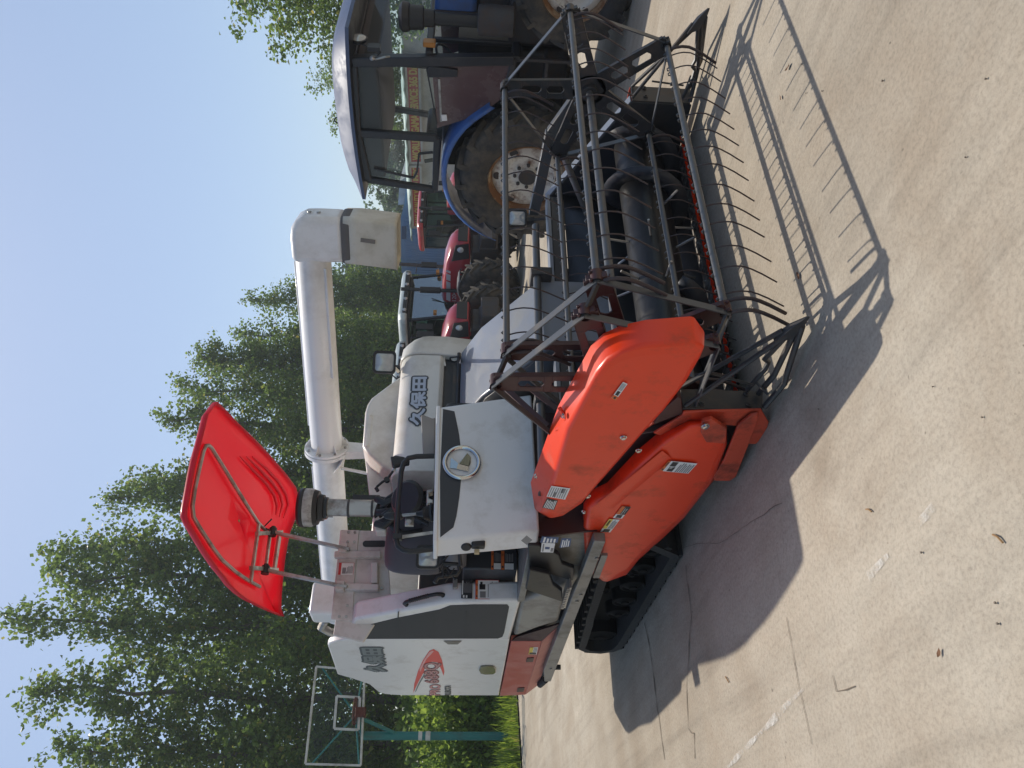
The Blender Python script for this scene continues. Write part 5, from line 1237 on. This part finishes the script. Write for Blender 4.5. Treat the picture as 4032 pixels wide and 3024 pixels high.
def wheel(parent, c, r, w, rim_r, side, rim, nlug=22, edge=None, name='wheel', lugh=.05):
    c = V(c); A = V((0, side, 0)); t = thing_part(name, parent)
    mb = MB(); h = w / 2
    mb.lathe([(rim_r, -h*.78), (rim_r*1.08, -h*.95), (lerp(rim_r, r, .45), -h), (lerp(rim_r, r, .8), -h*.96), (r*.955, -h*.8), (r*.965, 0), (r*.955, h*.8), (lerp(rim_r, r, .8), h*.96), (lerp(rim_r, r, .45), h), (rim_r*1.08, h*.95), (rim_r, h*.78)], c, A, 48, caps=False)
    ty = mb.build('tyre', TYRE, parent, smooth=50); ty.name = name
    mb = MB()
    for k in range(nlug):
        for s in (-1, 1):
            a0 = 2*math.pi*(k + (0 if s > 0 else .5))/nlug; da = .9 * 2*math.pi/nlug
            ring = []
            for f, (ya, yb) in enumerate(((.02, .02), (.55, .55), (.97, .97), (1.0, 1.0))):
                a = a0 + da * ya; rr_ = r * (.962 if f < 2 else (.95 if f == 2 else .86)); hh = lugh if f < 2 else (lugh * .95 if f == 2 else lugh * .5); th_ = (.028 if f == 0 else .036) * (r / .8)
                d = V((math.cos(a), 0, math.sin(a))); q = V((-d.z, 0, d.x)); b = c + A * (s * h * ya) + d * rr_
                ring.append([b - q*th_, b + q*th_, b + q*th_*.62 + d*hh, b - q*th_*.62 + d*hh])
            mb.loft(ring)
    mb.build('tread', TYRE, ty, smooth=0)
    mb = MB()
    mb.lathe([(rim_r*1.04, h*.93), (rim_r*1.06, h*.86), (rim_r*.97, h*.78), (rim_r*.93, h*.3), (rim_r*.90, h*.25)], c, A, 40, caps=False); mb.build('rim_edge', edge or rim, ty, smooth=60)
    mb = MB()
    mb.lathe([(rim_r*.93, h*.28), (rim_r*.86, h*.42), (rim_r*.70, h*.5), (rim_r*.62, h*.30), (rim_r*.44, h*.26), (rim_r*.36, h*.34), (rim_r*.26, h*.36), (rim_r*.24, h*.5), (rim_r*.05, h*.52)], c, A, 40)
    rm = mb.build('rim', rim, ty, smooth=60)
    mb = MB()
    for k in range(8):
        a = 2*math.pi*k/8; d = V((math.cos(a), 0, math.sin(a))); mb.lathe([(.022*r/.8, 0), (.022*r/.8, .02)], c + d*rim_r*.33 + A*h*.34, A, 6)
    mb.lathe([(rim_r*.235, h*.5), (rim_r*.22, h*.535), (rim_r*.02, h*.54)], c, A, 24)
    mb.build('hub', ENGB, rm)
    mb = MB()
    for k in range(6):
        a = 2*math.pi*(k+.5)/6; d = V((math.cos(a), 0, math.sin(a))); mb.lathe([(.05*r/.8, 0), (.045*r/.8, .004)], c + d*rim_r*.78 + A*(h*.455), A, 12)
    mb.build('rim_hole', ENGB, rm)
    return ty
def thing_part(name, parent): return None
def frame_bars(mb, pts, w, h, closed=True, up=(0, 1, 0)):
    n = len(pts)
    for i in range(n if closed else n - 1): mb.bar(pts[i], pts[(i+1) % n], w, h, up)

# ---------------------------------------------------------------- the blue tractor
AZ = math.radians(4); Hx = V((math.cos(AZ), math.sin(AZ), 0)); Hy = V((-math.sin(AZ), math.cos(AZ), 0))
hub = WD(2078, 720, 8.5); O_ = V((hub.x, hub.y, 0))
def LP(px, py, yl=None, xl=None):
    a, b = (3024 - py - 1512) / F_PX, (px - 2016) / F_PX; d = RIGHT * a + DOWN * b + FWD
    if yl is not None: t = ((O_ - CAM).dot(Hy) + yl) / d.dot(Hy)
    else: t = ((O_ - CAM).dot(Hx) + xl) / d.dot(Hx)
    p = CAM + d * t - O_; return V((p.dot(Hx), p.dot(Hy), p.z))
z7 = zf(.5425, 1200, 0)
BT = thing('tractor', 'old blue farm tractor with black cab, silver roof and rusty white wheel rims', 'tractor', O_, here=False); BT.rotation_euler = (0, 0, AZ)
YC = .86
wheel(BT, (0, .2, hub.z), .79, .42, .43, -1, RIMW, 18, RIMR, lugh=.055); wheel(BT, (0, 2*YC - .2, hub.z), .79, .42, .43, 1, RIMW, 18, RIMR, lugh=.055)
wheel(BT, (2.05, .22, .53), .53, .30, .30, -1, RIMW, 16, RIMR, lugh=.05); wheel(BT, (2.05, 2*YC - .22, .53), .53, .30, .30, 1, RIMW, 16, RIMR, lugh=.05)
mb = MB(); mb.box((-.5, YC-.28, .45), (1.2, YC+.28, 1.05)); mb.box((1.2, YC-.2, .5), (2.6, YC+.2, 1.0)); mb.box((-.1, .3, .66), (.1, 2*YC-.3, .9)); mb.box((1.95, .3, .45), (2.15, 2*YC-.3, .62)); mb.build('chassis', ENGB, BT, bevel=.04)
# blue mudguards
for ys, ye in ((.02, .46), (2*YC - .46, 2*YC - .02)):
    rows = []
    for i in range(17):
        a = math.radians(lerp(28, 158, i / 16)); R_ = .95 if i else .97
        rows.append([V((R_*math.cos(a) + .02, y, hub.z + R_*math.sin(a)*1.0 - dz)) for y, dz in ((ys, .05), (ys + .03, .0), (lerp(ys, ye, .5), -.008), (ye, .0))])
    mb = MB(); mb.grid(rows); mb.build('mudguard', BLUE, BT, solid=.012, smooth=60)
# cab: roof, pillars, glass
YR_ = .12; YL_ = 2*YC - .12
def cabpt(f, y): return LP(*z7(*f), yl=y)
side_pts = {'rb': cabpt((945, 1375), YR_), 'rt': cabpt((455, 1300), YR_), 'bt': cabpt((375, 960), YR_), 'bb': cabpt((960, 1000), YR_), 'at': cabpt((345, 440), YR_), 'ab': cabpt((1520, 430), YR_), 'fb': cabpt((1440, 700), YR_)}
def mir(p, y=None): return V((p.x, YL_ if y is None else y, p.z))
cabo = MB()
for M in (lambda p: p, mir):
    P_ = {k_: M(v_) for k_, v_ in side_pts.items()}
    cabo.bar(P_['rb'], P_['rt'], .07, .06, (0,1,0)); cabo.bar(P_['bb'], P_['bt'], .085, .06, (0,1,0)); cabo.bar(P_['ab'], P_['at'], .10, .09, (0,1,0))
    cabo.bar(P_['rt'], P_['bt'], .10, .07, (0,1,0)); cabo.bar(P_['bt'], P_['at'], .10, .07, (0,1,0)); cabo.bar(P_['rb'], P_['bb'], .07, .06, (0,1,0))
    cabo.bar(P_['ab'], P_['fb'] + V((-.05,0,0)), .06, .05, (0,1,0))
for k_ in ('rb', 'rt', 'at'): cabo.bar(side_pts[k_], mir(side_pts[k_]), .08, .07, (0,0,1))
for z_ in (1.87, 1.02): cabo.bar(V((side_pts['ab'].x, YR_, z_)), V((side_pts['ab'].x, YL_, z_)), .06, .07, (0,0,1))
cabo.bar(V((side_pts['ab'].x, YR_ + .30, 1.02)), V((side_pts['ab'].x, YR_ + .30, 1.87)), .05, .05, (1,0,0))
cabf = cabo.build('cab_frame', CABB, BT, bevel=.012)
def pane(pts, m, name='window'):
    mb = MB(); mb.add(pts, [tuple(range(len(pts)))]); return mb.build(name, m, cabf, smooth=0)
S_ = side_pts
for M in (lambda p: p, mir):
    pane([M(S_['rb']), M(S_['rt']), M(S_['bt']), M(S_['bb'])], GLASS)
    up = [S_['bb'] + V((0,0,0)), S_['bt'], S_['at'], V((S_['at'].x + .03, YR_, 1.86)), V((.62, YR_, 1.80))]
    pane([M(p) for p in up], GLASS)
lo = [V((.55, YR_, 1.80)), V((S_['at'].x + .05, YR_, 1.85)), S_['ab'], V((1.0, YR_, 1.06)), V((.85, YR_, 1.22)), V((.70, YR_, 1.42))]
pane(lo, MAROON, 'door_panel'); pane([mir(p) for p in lo], MAROON, 'door_panel')
pane([V((S_['at'].x, YR_, 2.55)), V((S_['at'].x, YL_, 2.55)), V((S_['ab'].x, YL_, 1.9)), V((S_['ab'].x, YR_, 1.9))], GLASS, 'windscreen')
pane([V((S_['ab'].x, YR_, 1.85)), V((S_['ab'].x, YR_+.3, 1.85)), V((S_['ab'].x, YR_+.3, 1.05)), V((S_['ab'].x, YR_, 1.05))], GLASS, 'lower_window')
mb = MB(); frame_bars(mb, [cabpt((500, 1225), YR_-.02), cabpt((790, 1290), YR_-.02), cabpt((815, 1245), YR_-.02), cabpt((830, 1115), YR_-.02), cabpt((930, 1105), YR_-.02)], .022, .02, False); mb.bar(cabpt((870, 1170), YR_+.1), cabpt((930, 1160), YR_+.1), .03, .03, (0,1,0)); mb.build('window_rail', CABB, cabf)
# door: handle box, trim, seal
mb = MB(); mb.prism([cabpt(q, YR_-.03) for q in ((885,490),(920,480),(1110,510),(1108,560),(900,565))], (0, .04, 0)); mb.build('door_latch', CABB, cabf, bevel=.006)
mb = MB(); mb.prism([cabpt(q, YR_-.02) for q in ((990,835),(1030,835),(1035,878),(995,880))], (0, .012, 0)); mb.build('door_reflector', STK_W, cabf, bevel=.004)
mb = MB(); mb.bar(cabpt((885, 500), YR_-.01), cabpt((960, 900), YR_-.01), .012, .012, (0,1,0)); mb.build('door_trim', CABB, cabf)
mb = MB(); mb.bar(cabpt((975, 570), YR_), cabpt((990, 880), YR_), .022, .02, (0,1,0)); mb.build('door_strip', BARE, cabf)
# roof shell
rows = []
x0, x1 = -.34, 1.62
for i in range(15):
    x = lerp(x0, x1, i / 14); e = abs(2*i/14 - 1); row = []
    for j in range(13):
        y = lerp(YR_ - .10, YL_ + .10, j / 12); g = abs(2*j/12 - 1)
        row.append(V((x, y, 2.64 + .20 * (1 - e**5) * (1 - g**7) + .04 * (1 - e*e))))
    rows.append(row)
mb = MB(); mb.grid(rows); n_r = len(rows)
rimr = rows[0] + [r[-1] for r in rows[1:]] + rows[-1][::-1][1:] + [r[0] for r in rows[::-1][1:-1]]
mb.loft([rimr, [p + V((0,0,-.035)) for p in rimr]], True, False); roof = mb.build('cab_roof', ROOFB, BT, smooth=70)
mb = MB(); mb.loft([[p + V((0,0,-.035)) for p in rimr], [V((lerp(p.x, .64, .07), lerp(p.y, YC, .07), p.z - .05)) for p in rimr]]); mb.build('roof_liner', CABB, roof, smooth=30)
mb = MB(); mb.box((-.15, YR_ + .05, 2.38), (1.25, YL_ - .05, 2.60)); mb.build('head_liner', LINER, cabf, bevel=.03)
mb = MB(); c_ = LP(*z7(238, 872), yl=YR_+.2); mb.tube([c_ + V((math.cos(a), 0, math.sin(a)))*.032 for a in [2*math.pi*i/16 for i in range(16)]], .008, 6, closed=True); mb.build('lifting_ring', CABB, roof)
lc = LP(*z7(390, 275), xl=1.42)
mb = MB(); mb.lathe([(.02, -.06), (.075, -.03), (.085, 0), (.075, .006)], lc, (1, 0, 0), 24); ll_ = mb.build('roof_lamp', BLACKP, BT); mb = MB(); mb.lathe([(.072, .006), (.05, .018), (.01, .022)], lc, (1, 0, 0), 24); mb.build('lamp_lens', LENS, ll_, smooth=60)
mb = MB(); mb.tube([lc + V((-.02, -.05, 0)), lc + V((-.05, -.08, -.12)), lc + V((-.06, -.13, -.22)), lc + V((-.06, -.2, -.2))], .008, 6); mb.box(tuple(lc + V((-.04, -.17, -.22))), tuple(lc + V((.0, -.08, -.10)))); mb.build('lamp_cable', BLACKP, ll_)
mb = MB(); mr = LP(*z7(495, 430), yl=YR_-.06); mb.lathe([(.012,0),(.03,.02),(.012,.04)], mr, (1,-.5,.2), 12); mb.tube([mr + V((0,0,-.02)), mr + V((.03,.0,-.12)), mr + V((.02,.03,-.16))], .01, 6); mb.build('mirror_bracket', BARE, cabf)
# cab interior: seat, wheel, console
mb = MB(); mb.box((.15, YC-.25, 1.05), (.65, YC+.25, 1.35)); mb.box((.05, YC-.25, 1.35), (.2, YC+.25, 1.95)); mb.box((-.1, .5, .95), (1.3, 2*YC-.5, 1.05)); mb.build('cab_seat', BLACKP, BT, bevel=.05)
mb = MB(); mb.box((1.0, YC-.2, 1.05), (1.25, YC+.2, 1.6)); sw_ = V((.92, YC, 1.72)); mb.tube([sw_ + V((.06*math.cos(a)*2, math.sin(a)*.2, math.cos(a)*.12)) for a in [2*math.pi*i/20 for i in range(20)]], .014, 8, closed=True); mb.build('steering_wheel', BLACKP, BT)
mb = MB(); mb.box((-.1, .40, .9), (.6, .50, 1.76)); mb.box((-.1, 2*YC-.5, .9), (.6, 2*YC-.40, 1.76)); mb.build('cab_side', CABB, BT, bevel=.02)
# bonnet, engine, air cleaner
mb = MB(); P3 = [(1.5, 1.42), (1.5, 1.84), (2.2, 1.80), (2.75, 1.70), (2.85, 1.55), (2.85, 1.05), (2.6, 1.05), (2.5, 1.42)]
mb.prism([V((x, YC-.34, z)) for x, z in P3], (0, .68, 0)); bn = mb.build('bonnet', BLUE, BT, bevel=.05, seg=4)
mb = MB(); mb.box((1.55, YC-.36, 1.40), (1.60, YC-.338, 1.86)); mb.build('bonnet_seam', ENGB, bn)
mb = MB(); mb.box((1.45, YC-.25, .95), (2.6, YC+.25, 1.42)); mb.box((1.35, YC-.45, .75), (1.8, YC-.2, 1.1)); mb.build('engine', ENGB, BT, bevel=.03)
fc = LP(*z7(1370, 150), xl=1.75)
mb = MB(); mb.lathe([(.10,-.2),(.135,-.18),(.14,.1),(.13,.14),(.08,.15)], fc, (0,0,1), 24); mb.build('fuel_filter', ENGB, BT, smooth=40)
pcn = LP(*z7(790, 125), xl=1.72)
mb = MB(); mb.lathe([(.06,-.62),(.06,-.20),(.075,-.19),(.08,-.10),(.105,-.09),(.11,.03),(.125,.04),(.135,.10),(.10,.13),(.03,.14)], pcn, (0,0,1), 28); mb.build('air_cleaner', BLACKP, BT, smooth=35)
mb = MB(); tl_ = LP(*z7(905, 330), xl=1.4); mb.box(tuple(tl_ + V((0,-.05,-.06))), tuple(tl_ + V((.05,.05,.06)))); tk_ = mb.build('turn_lamp', mat('amber_lens', (.5,.2,.03), .3), BT, bevel=.01)
# steps
mb = MB()
for z_ in (.42, .70): mb.box((.98, .12, z_), (1.34, .38, z_ + .03))
mb.box((.96, .12, .42), (.99, .15, 1.0)); mb.box((1.33, .12, .42), (1.36, .15, 1.0)); mb.build('step', ENGB, BT)
# rear light cluster and drawbar
mb = MB(); mb.box((-.72, .1, 1.0), (-.66, .4, 1.12)); mb.tube([V((-.9, .55, .5)), V((-.2, .6, .55))], .035, 8); mb.tube([V((-.9, 2*YC-.55, .5)), V((-.2, 2*YC-.6, .55))], .035, 8); mb.build('linkage', ENGB, BT)

# ---------------------------------------------------------------- red tractors
def red_tractor(loc, label, roof_m, az, mark=True):
    T = thing('tractor', label, 'tractor', (0, 0, 0), 'red tractors in the yard', here=False)
    for s in (-1, 1):
        wheel(T, (0, s*.86, .80), .80, .46, .42, s, RIMG, 18, lugh=.055); wheel(T, (2.35, s*.80, .68), .68, .38, .34, s, RIMG, 16, lugh=.06)
        rows = []
        for i in range(13):
            a = math.radians(lerp(10, 165, i/12)); rows.append([V((.93*math.cos(a), s*y, .82 + .93*math.sin(a) - dz)) for y, dz in ((1.08, .05), (1.05, 0), (.62, 0))])
        mb = MB(); mb.grid(rows); mb.build('mudguard', TRED, T, solid=.015, smooth=60)
        if s > 0: continue
        rows = []
        for i in range(13):
            a = math.radians(lerp(70, 150, i/12)); R_ = .80 + (.012 if i % 2 else 0); rows.append([V((2.35 + R_*math.cos(a), s*y, .60 + R_*math.sin(a) - dz)) for y, dz in ((.99, .04), (.95, 0), (.62, 0), (.58, .04))])
        mb = MB(); mb.grid(rows); mb.build('front_mudguard', mat('grey_plastic', (.09,.095,.10), .55), T, solid=.012, smooth=30)
    mb = MB(); mb.box((-.6,-.3,.5), (3.0,.3,.95)); mb.box((2.95,-.28,.55), (3.3,.28,.92)); mb.box((-.1,-.6,.66), (.1,.6,.92)); mb.box((2.25,-.6,.48), (2.45,.6,.66)); mb.box((1.3,-.3,.9), (2.9,.3,1.1)); mb.build('chassis', ENGB, T, bevel=.03)
    secs = []
    for x, w, zt, zb in ((1.28,.37,1.80,1.12),(1.9,.37,1.78,1.12),(2.5,.35,1.72,1.13),(2.9,.32,1.62,1.14),(3.08,.28,1.50,1.16),(3.14,.26,1.40,1.18)):
        secs.append([V((x,-w,zb)), V((x,-w,zt-.12)), V((x,-w+.05,zt-.04)), V((x,-w*.45,zt)), V((x,w*.45,zt)), V((x,w-.05,zt-.04)), V((x,w,zt-.12)), V((x,w,zb))])
    mb = MB(); mb.loft(secs); bn = mb.build('bonnet', TRED, T, bevel=.015, smooth=45)
    mb = MB(); mb.prism([V((3.145,-.25,1.2)), V((3.145,.25,1.2)), V((3.145,.23,1.42)), V((3.145,-.23,1.42))], (.012,0,0))
    for s in (-1, 1): mb.prism([V((3.12, s*.285, 1.17)), V((3.06, s*.292, 1.47)), V((2.62, s*.352, 1.56)), V((2.72, s*.342, 1.15))], (.0, s*.006, 0))
    gr = mb.build('grille', BLACKP, bn, bevel=.004)
    for s in (-1, 1):
        mb = MB(); mb.lathe([(.075,0),(.06,.015),(.02,.02)], V((2.95, s*.318, 1.36)), (.25, s, .1), 20); mb.build('headlight', LENS, bn, smooth=60)
    if mark:
        for s in (-1, 1):
            mb = MB()
            for xa, xb in ((1.32,1.95),(2.0,2.2),(2.25,2.32)): mb.prism([V((xa, s*.372, 1.58)), V((xb, s*.372, 1.58)), V((xb+.05, s*.372, 1.68)), V((xa+.05, s*.372, 1.68))], (0, s*.003, 0))
            mb.build('side_stripe', mat('silver_decal', (.5,.52,.54), .4), bn)
        mb = MB(); q = [V((1.34,-.374,1.54)), V((1.66,-.374,1.54)), V((1.66,-.374,1.44)), V((1.34,-.374,1.44))]; lettering(mb, q, '1204', .003, 0); mb.build('model_number', mat('silver_decal', (.5,.52,.54), .4), bn, smooth=0, fix=False)
    fr = MB(); ys = .74
    for s in (-1, 1):
        y = s*ys; pts = [V((-.35,y,1.25)), V((-.42,y,2.6)), V((.98,y,2.6)), V((1.25,y,1.2))]
        frame_bars(fr, pts, .07, .06); fr.bar(V((.42,y,1.2)), V((.36,y,2.6)), .06, .05, (0,1,0))
    for x, z in ((-.35,1.25),(-.42,2.6),(.98,2.6),(1.25,1.2)): fr.bar(V((x,-ys,z)), V((x,ys,z)), .07, .06, (0,0,1))
    cf = fr.build('cab_frame', CABB, T, bevel=.01)
    for s in (-1, 1):
        mb = MB(); mb.quad(V((-.35,s*ys,1.25)), V((-.42,s*ys,2.6)), V((.98,s*ys,2.6)), V((1.25,s*ys,1.2))); mb.build('window', TINT, cf, smooth=0)
        mb = MB(); mb.tube([V((1.1,s*.78,2.5)), V((1.15,s*1.05,2.48)), V((1.15,s*1.07,1.95)), V((1.12,s*.8,1.9))], .014, 6); mb.box((1.12, s*1.07-.09, 1.98), (1.16, s*1.07+.09, 2.38)); mb.build('mirror', BLACKP, cf, bevel=.01)
    mb = MB(); mb.quad(V((.985,-ys,2.58)), V((.985,ys,2.58)), V((1.25,ys,1.22)), V((1.25,-ys,1.22))); mb.build('windscreen', TINT, cf, smooth=0)
    mb = MB(); mb.quad(V((-.42,-ys,2.58)), V((-.42,ys,2.58)), V((-.35,ys,1.27)), V((-.35,-ys,1.27))); mb.build('rear_window', TINT, cf, smooth=0)
    mb = MB(); mb.tube([V((1.2,.0,1.3)), V((1.18,-.2,1.75))], .01, 6); mb.bar(V((1.17,-.36,1.55)), V((1.12,-.1,2.05)), .012, .02, (1,0,0)); mb.build('wiper', BLACKP, cf)
    mb = MB(); mb.loft([[V((lerp(.3,x,k),lerp(0,y,k),z)) for x, y in ((-.52,-.86),(1.12,-.86),(1.22,-.74),(1.22,.74),(1.12,.86),(-.52,.86),(-.6,.74),(-.6,-.74))] for k, z in ((.97,2.62),(1.0,2.66),(1.0,2.74),(.95,2.81),(.80,2.85))]); rf = mb.build('cab_roof', roof_m, T, bevel=.015, smooth=50)
    mb = MB(); mb.box((1.0,-.72,2.62), (1.235,.72,2.735)); mb.build('lamp_panel', BLACKP, rf, bevel=.02)
    for y in (-.62,-.25,.25,.62):
        mb = MB(); mb.lathe([(.05,0),(.04,.012),(.01,.016)], V((1.238,y,2.68)), (1,0,-.1), 18); mb.build('roof_lamp', LENS, rf, smooth=60)
    mb = MB(); mb.box((-.1,-.28,1.0), (.4,.28,1.5)); mb.box((-.2,-.26,1.5), (-.02,.26,2.2)); mb.box((.75,-.25,1.0), (1.1,.25,1.65)); mb.box((-.4,-.7,.9), (1.2,.7,1.2)); mb.build('cab_interior', BLACKP, T, bevel=.04)
    mb = MB(); mb.tube([V((1.75,-.44,1.2)), V((1.75,-.44,1.75)), V((1.75,-.44,2.75))], .045, 12); mb.lathe([(.05,0),(.075,.02),(.075,.5),(.05,.52)], V((1.75,-.44,1.8)), (0,0,1), 16); mb.build('exhaust', BLACKP, T)
    for s in (-1, 1):
        mb = MB(); mb.box((1.18, s*.70-.03, 1.9), (1.26, s*.70+.08, 1.98)); mb.build('turn_lamp', mat('amber_lens', (.5,.2,.03), .3), cf)
    T.location = loc; T.rotation_euler = (0, 0, az)
    return T
def place_nose(px, py, D, az):
    p = WD(px, py, D); h = V((math.cos(az), math.sin(az), 0)); x_, y_ = p.x - h.x*3.14, p.y - h.y*3.14; return (x_, y_, GZ(x_, y_) - .01)
a_ = math.radians(3)
red_tractor(place_nose(1808, 922, 17.6, a_), 'red tractor with a pale roof, its long bonnet beside the canvas spout', TROOF, a_)
red_tractor(place_nose(1812, 1222, 16.0, a_), 'red tractor nearest the combine, nose showing beside its beige side cover', TROOF, a_)
q_ = WD(1640, 835, 28.5); red_tractor((q_.x - .6, q_.y, GZ(q_.x, q_.y)), 'red tractor with a red cab roof standing behind the pale roofed one', TRED2, math.radians(-14), mark=False)

# ---------------------------------------------------------------- sheds with banners, utility pole
SHEDB = mat('blue_sheet_wall', srgb(104, 142, 188), .5, dirt=srgb(128, 150, 180), dirt_amt=.4, dirt_scale=.6, var=.08, scale=1)
TIN = mat('pale_tin_roof', srgb(176, 200, 190), .5, dirt=srgb(140, 156, 150), dirt_amt=.4, dirt_scale=.7)
WALLG = mat('pale_shed_wall', srgb(186, 188, 190), .7, dirt=srgb(150, 150, 148), dirt_amt=.4, dirt_scale=.5)
BANNER = mat('red_banner', (.42, .03, .035), .6, var=.08)
GOLD = mat('banner_gold', (.55, .42, .10), .6)
def at_plane(px, py, p0, n):
    a, b = (3024 - py - 1512) / F_PX, (px - 2016) / F_PX; d = RIGHT * a + DOWN * b + FWD
    return CAM + d * ((p0 - CAM).dot(n) / d.dot(n))
f0, f1 = WD(1640, 900, 41), WD(1640, 200, 33); fd = V((f1.x - f0.x, f1.y - f0.y, 0)).normalized(); fn = V((fd.y, -fd.x, 0)); fn = fn if fn.dot(CAM - f0) > 0 else -fn
shed = thing('shed', 'long low shed with a pale tin roof and red and gold banners', 'shed', (f0.x, f0.y, 0))
g0 = V((f0.x, f0.y, 0)); g1 = g0 + fd * 30
ez = at_plane(1600, 500, f0, fn).z
mb = MB(); mb.hexa([g0, g1, g1 - fn*9, g0 - fn*9], [g0 + V((0,0,ez)), g1 + V((0,0,ez)), g1 - fn*9 + V((0,0,ez)), g0 - fn*9 + V((0,0,ez))]); mb.build('wall', WALLG, shed)
rows = []
for i in range(121):
    s_ = lerp(-.5, 31, i/120); z_ = .05*math.sin(i*1.9) + .04*math.sin(i*.37)
    rows.append([g0 + fd*s_ + fn*.45 + V((0,0,ez + z_*.8 - .05)), g0 + fd*s_ - fn*4.5 + V((0,0,ez + .55 + z_*.5)), g0 + fd*s_ - fn*9.3 + V((0,0,ez))])
mb = MB(); mb.grid(rows); mb.build('roof', TIN, shed, solid=.05, smooth=30)
def banner(pa, pb, top, bot, text, tx):
    q = [at_plane(top[0], pa, f0 + fn*.25, fn), at_plane(top[1], pb, f0 + fn*.25, fn), at_plane(bot[1], pb, f0 + fn*.25, fn), at_plane(bot[0], pa, f0 + fn*.25, fn)]
    zt = (q[0].z + q[1].z)/2; zb_ = (q[2].z + q[3].z)/2
    for p in q[:2]: p.z = zt
    for p in q[2:]: p.z = zb_
    mb = MB(); mb.prism(q, fn*-.06); b_ = mb.build('banner', BANNER, shed, smooth=0)
    mb = MB(); lettering(mb, q, text, .012, 0, .018, tx); mb.build('banner_lettering', GOLD, b_, smooth=0, fix=False)
    mb = MB(); frame_bars(mb, q, .10, .08, True, fn); mb.build('banner_frame', WALLG, b_)
banner(893, 655, (1622, 1620), (1660, 1660), 'GAMA QUALITY VEED IMPRO', (.02, .25, .99, .80))
banner(640, 215, (1608, 1604), (1657, 1655), 'WORLD   GAMA SERVICE 365 DAYS', (.03, .22, .98, .82))
h0 = WD(1640, 1060, 45); h1 = WD(1640, 880, 43.5)
hall = thing('shed', 'blue sheet metal hall with a pale gable behind the canvas spout', 'shed', (h0.x, h0.y, 0))
hd = V((h1.x - h0.x, h1.y - h0.y, 0)).normalized(); hn = V((hd.y, -hd.x, 0)); hn = hn if hn.dot(CAM - h0) > 0 else -hn
def hp(px, py): return at_plane(px, py, h0, hn)
tp = [hp(1582, 1075), hp(1574, 960), hp(1568, 900), hp(1592, 800), hp(1605, 690)]
mb = MB(); base = [V((p.x, p.y, 0)) for p in tp]
mb.prism(tp + base[::-1], hn*-6); mb.build('wall', SHEDB, hall)
mb = MB()
for i in range(40):
    p = lerp(base[0], base[-1], i/39); k_ = min(range(5), key=lambda j: (V((tp[j].x, tp[j].y, 0)) - p).length); mb.bar(p + hn*.02, V((p.x, p.y, tp[k_].z - .3)) + hn*.02, .05, .05, hn)
mb.build('wall_rib', SHEDB, hall)
mb = MB(); gt = [hp(1555, 855) - hn*2, hp(1560, 760) - hn*2, hp(1596, 735) - hn*2, hp(1600, 850) - hn*2]; mb.prism(gt, hn*-4); mb.build('gable', WALLG, hall)
mb = MB(); mb.prism([hp(1582, 940) + hn*.03, hp(1582, 890) + hn*.03, hp(1600, 890) + hn*.03, hp(1600, 940) + hn*.03], hn*.02); mb.build('vent', mat('vent_slats', srgb(60, 84, 120), .6), hall)
pt, pb_ = WD(1335, 1026, 44), WD(1850, 1058, 44)
up_ = thing('utility_pole', 'dark utility pole with a transformer box behind the tractors', 'utility pole', (pb_.x, pb_.y, 0))
mb = MB(); mb.tube([V((pb_.x, pb_.y, 0)), pt], [.13, .08], 10); mb.build('pole', mat('dark_pole', srgb(66, 52, 54), .7), up_)
mb = MB(); c_ = lerp(pt, pb_, .12); mb.bar(c_ + RIGHT*-.1, c_ + RIGHT*.75, .06, .06, (0,0,1)); mb.box(tuple(c_ + RIGHT*.15 + V((-.2,-.2,-.35))), tuple(c_ + RIGHT*.15 + V((.2,.2,.15))))
for k_ in (-.5, 0, .5): mb.lathe([(.03,0),(.05,.1),(.03,.2)], lerp(pt, pb_, .03) + RIGHT*k_*.8, (0,0,1), 8)
mb.bar(lerp(pt, pb_, .03) - RIGHT*.5, lerp(pt, pb_, .03) + RIGHT*.5, .05, .05, (0,0,1)); mb.build('transformer', mat('pole_gear', srgb(120, 122, 124), .6), up_)
# white lorry cab glimpsed between the tractors
# ================================================================ haze: the summer air that pales the far trees and sheds
mb = MB(); mb.box((-115, -45, -1.0), (14, 115, 19.5)); hz = mb.build('haze', [], None, smooth=0)
hm = bpy.data.materials.new('summer_air'); hm.use_nodes = True; hn_ = hm.node_tree; hn_.nodes.clear()
pv = hn_.nodes.new('ShaderNodeVolumePrincipled'); pv.inputs['Color'].default_value = (.86, .93, 1.0, 1); pv.inputs['Density'].default_value = 0.0013; pv.inputs['Anisotropy'].default_value = 0.35
ho = hn_.nodes.new('ShaderNodeOutputMaterial'); hn_.links.new(pv.outputs[0], ho.inputs['Volume'])
hz.data.materials.append(hm); hz['kind'] = 'stuff'
hz.display_type = 'WIRE'
S.cycles.volume_bounces = 0
